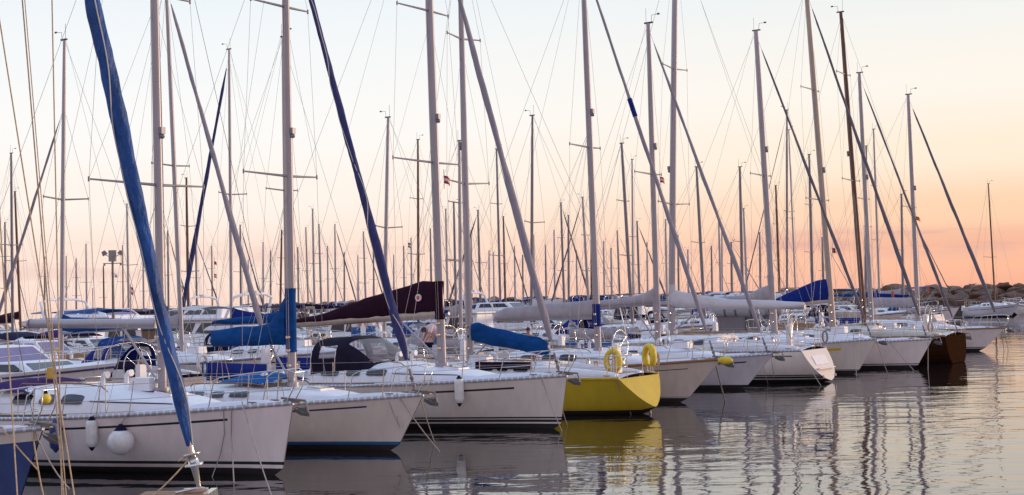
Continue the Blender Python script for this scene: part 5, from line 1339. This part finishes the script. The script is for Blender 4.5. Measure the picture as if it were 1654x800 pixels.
flag(1479, 349, 72, .38, .26, 'orange', 'orange flag on the last mast of the front row', None)
flag(1344, 400, 64, .3, .3, 'navy_stripe', 'dark and red flag left of the leaning brown mast', 'red')
flag(659, 392, 90, .3, .4, 'navy_stripe', 'little dark flag under the brown mast near the maroon cover', 'shirt_white')
flag(1440, 470, 66, .2, .35, 'orange', 'orange marker hanging over the far right foredecks', None)
flag(1497, 462, 70, .2, .35, 'orange', 'orange marker left of the last boat\'s furled sail', None)

# ------------------------------------------------ people
def person(px, py, Y, rz, pose, shirt, shorts, label, hz=None):
    """py is the pixel row of the top of the head"""
    c = at_Y(px, py, Y)
    J = {'stand': dict(pel=(0, 0, .92), ch=(.0, 0, 1.32), nk=(.02, 0, 1.48), hd=(.03, 0, 1.62), el=(.05, .30, 1.12), ha=(.22, .26, .95), kn=(.04, .11, .50), ft=(0, .11, .06)),
         'bend': dict(pel=(-.15, 0, .88), ch=(.22, 0, 1.10), nk=(.36, 0, 1.08), hd=(.48, 0, 1.02), el=(.36, .24, .82), ha=(.50, .16, .60), kn=(.02, .12, .48), ft=(-.08, .12, .06)),
         'sit': dict(pel=(0, 0, .50), ch=(.02, 0, .92), nk=(.04, 0, 1.08), hd=(.06, 0, 1.22), el=(.14, .28, .74), ha=(.34, .20, .60), kn=(.42, .13, .52), ft=(.45, .13, .08))}[pose]
    hz = J['hd'][2] + .14; root = empty('person', (c.x, c.y, c.z - hz), rz); tag(root, label, 'person')
    vs = []; es = []; rad = []
    def v(p, r): vs.append(p); rad.append(r); return len(vs) - 1
    pe = v(J['pel'], (.16, .12)); ch = v(J['ch'], (.17, .12)); nk = v(J['nk'], (.06, .06)); hd = v(J['hd'], (.095, .085)); ht = v((J['hd'][0] + .01, 0, J['hd'][2] + .10), (.06, .06)); es += [(pe, ch), (ch, nk), (nk, hd), (hd, ht)]
    for sd in (1, -1):
        f = lambda p: (p[0], p[1] * sd, p[2])
        s_ = v((J['ch'][0], .19 * sd, J['ch'][2] + .08), (.06, .06)); e = v(f(J['el']), (.045, .045)); w_ = v(f(J['ha']), (.03, .03)); h2 = v((J['ha'][0] + .09, J['ha'][1] * sd, J['ha'][2] - .05), (.032, .02)); es += [(ch, s_), (s_, e), (e, w_), (w_, h2)]
        hp = v((J['pel'][0], .11 * sd, J['pel'][2] - .08), (.095, .095)); k = v(f(J['kn']), (.06, .06)); a = v(f(J['ft']), (.04, .04)); t = v((J['ft'][0] + .15, J['ft'][1] * sd, .03), (.035, .03)); es += [(pe, hp), (hp, k), (k, a), (a, t)]
    me = bpy.data.meshes.new('body'); me.from_pydata([Vector(p) for p in vs], es, []); o = bpy.data.objects.new('body', me); COL.objects.link(o); o.parent = root
    me.materials.append(M['skin']); o.modifiers.new('skin', 'SKIN'); o.modifiers.new('sub', 'SUBSURF').levels = 1; o.modifiers['sub'].render_levels = 2
    for i, r_ in enumerate(rad): me.skin_vertices[0].data[i].radius = r_
    me.skin_vertices[0].data[0].use_root = True
    for p in me.polygons: p.use_smooth = True
    V = Vector; pe, ch, nk = V(J['pel']), V(J['ch']), V(J['nk'])
    if shirt:
        sm = MB().tube([pe, pe.lerp(ch, .5), ch, ch.lerp(nk, .6), nk], [.185, .18, .205, .15, .075], 12, flat=1.0)
        for sd in (1, -1): s_ = V((J['ch'][0], .19 * sd, J['ch'][2] + .08)); e = V((J['el'][0], J['el'][1] * sd, J['el'][2])); sm.tube([ch.lerp(s_, .5), s_, s_.lerp(e, .6)], [.10, .085, .075], 10)
        sm.build('shirt', shirt, root)
    sm = MB().tube([pe + V((0, 0, .1)), pe, pe - V((0, 0, .08))], [.185, .195, .18], 12)
    for sd in (1, -1): hp = V((J['pel'][0], .11 * sd, J['pel'][2] - .08)); k = V((J['kn'][0], J['kn'][1] * sd, J['kn'][2])); sm.tube([hp + V((0, 0, .04)), hp, hp.lerp(k, .8)], [.10, .115, .10], 10)
    sm.build('shorts', shorts, root)
    H = V(J['hd']); MB().ball(H + V((-.02, 0, .045)), .105, 10, sq=(1, .92, 1)).build('hair', 'hair', root)
    fc = MB(); fc.box(H + V((.105, 0, .0)), (.035, .025, .05)); fc.build('nose', 'skin', root)
    for sd in (1, -1): MB().ball(H + V((.088, .034 * sd, .025)), .013, 6).build('eye', 'black', root); MB().ball(H + V((.0, .092 * sd, .0)), .025, 6, sq=(1, .4, 1.3)).build('ear', 'skin', root)
    MB().box(H + V((.09, 0, -.045)), (.02, .05, .012)).build('mouth', 'red', root)
    return c.z - hz
for a in ((574, 500, 60, R(-120), 'stand', 'shirt_white', 'shorts_blue', 'person in blue shorts standing behind the maroon covered boom, left of two'),
          (598, 498, 60, R(-60), 'stand', 'shirt_white', 'shorts_blue', 'person in bright blue trousers standing behind the maroon covered boom, right of two'),
          (704, 528, 52, R(200), 'bend', 'shirt_pink', 'shorts_blue', 'person in a pale pink top bending forward left of the mast'),
          (690, 521, 55, R(20), 'sit', 'shirt_pink', 'cloth_navy', 'person with brown hair sitting beside the bending person'),
          (853, 529, 62, R(-90), 'sit', None, 'shorts_blue', 'bare shouldered person sitting beyond the end of the blue boom cover')):
    fz = person(*a)
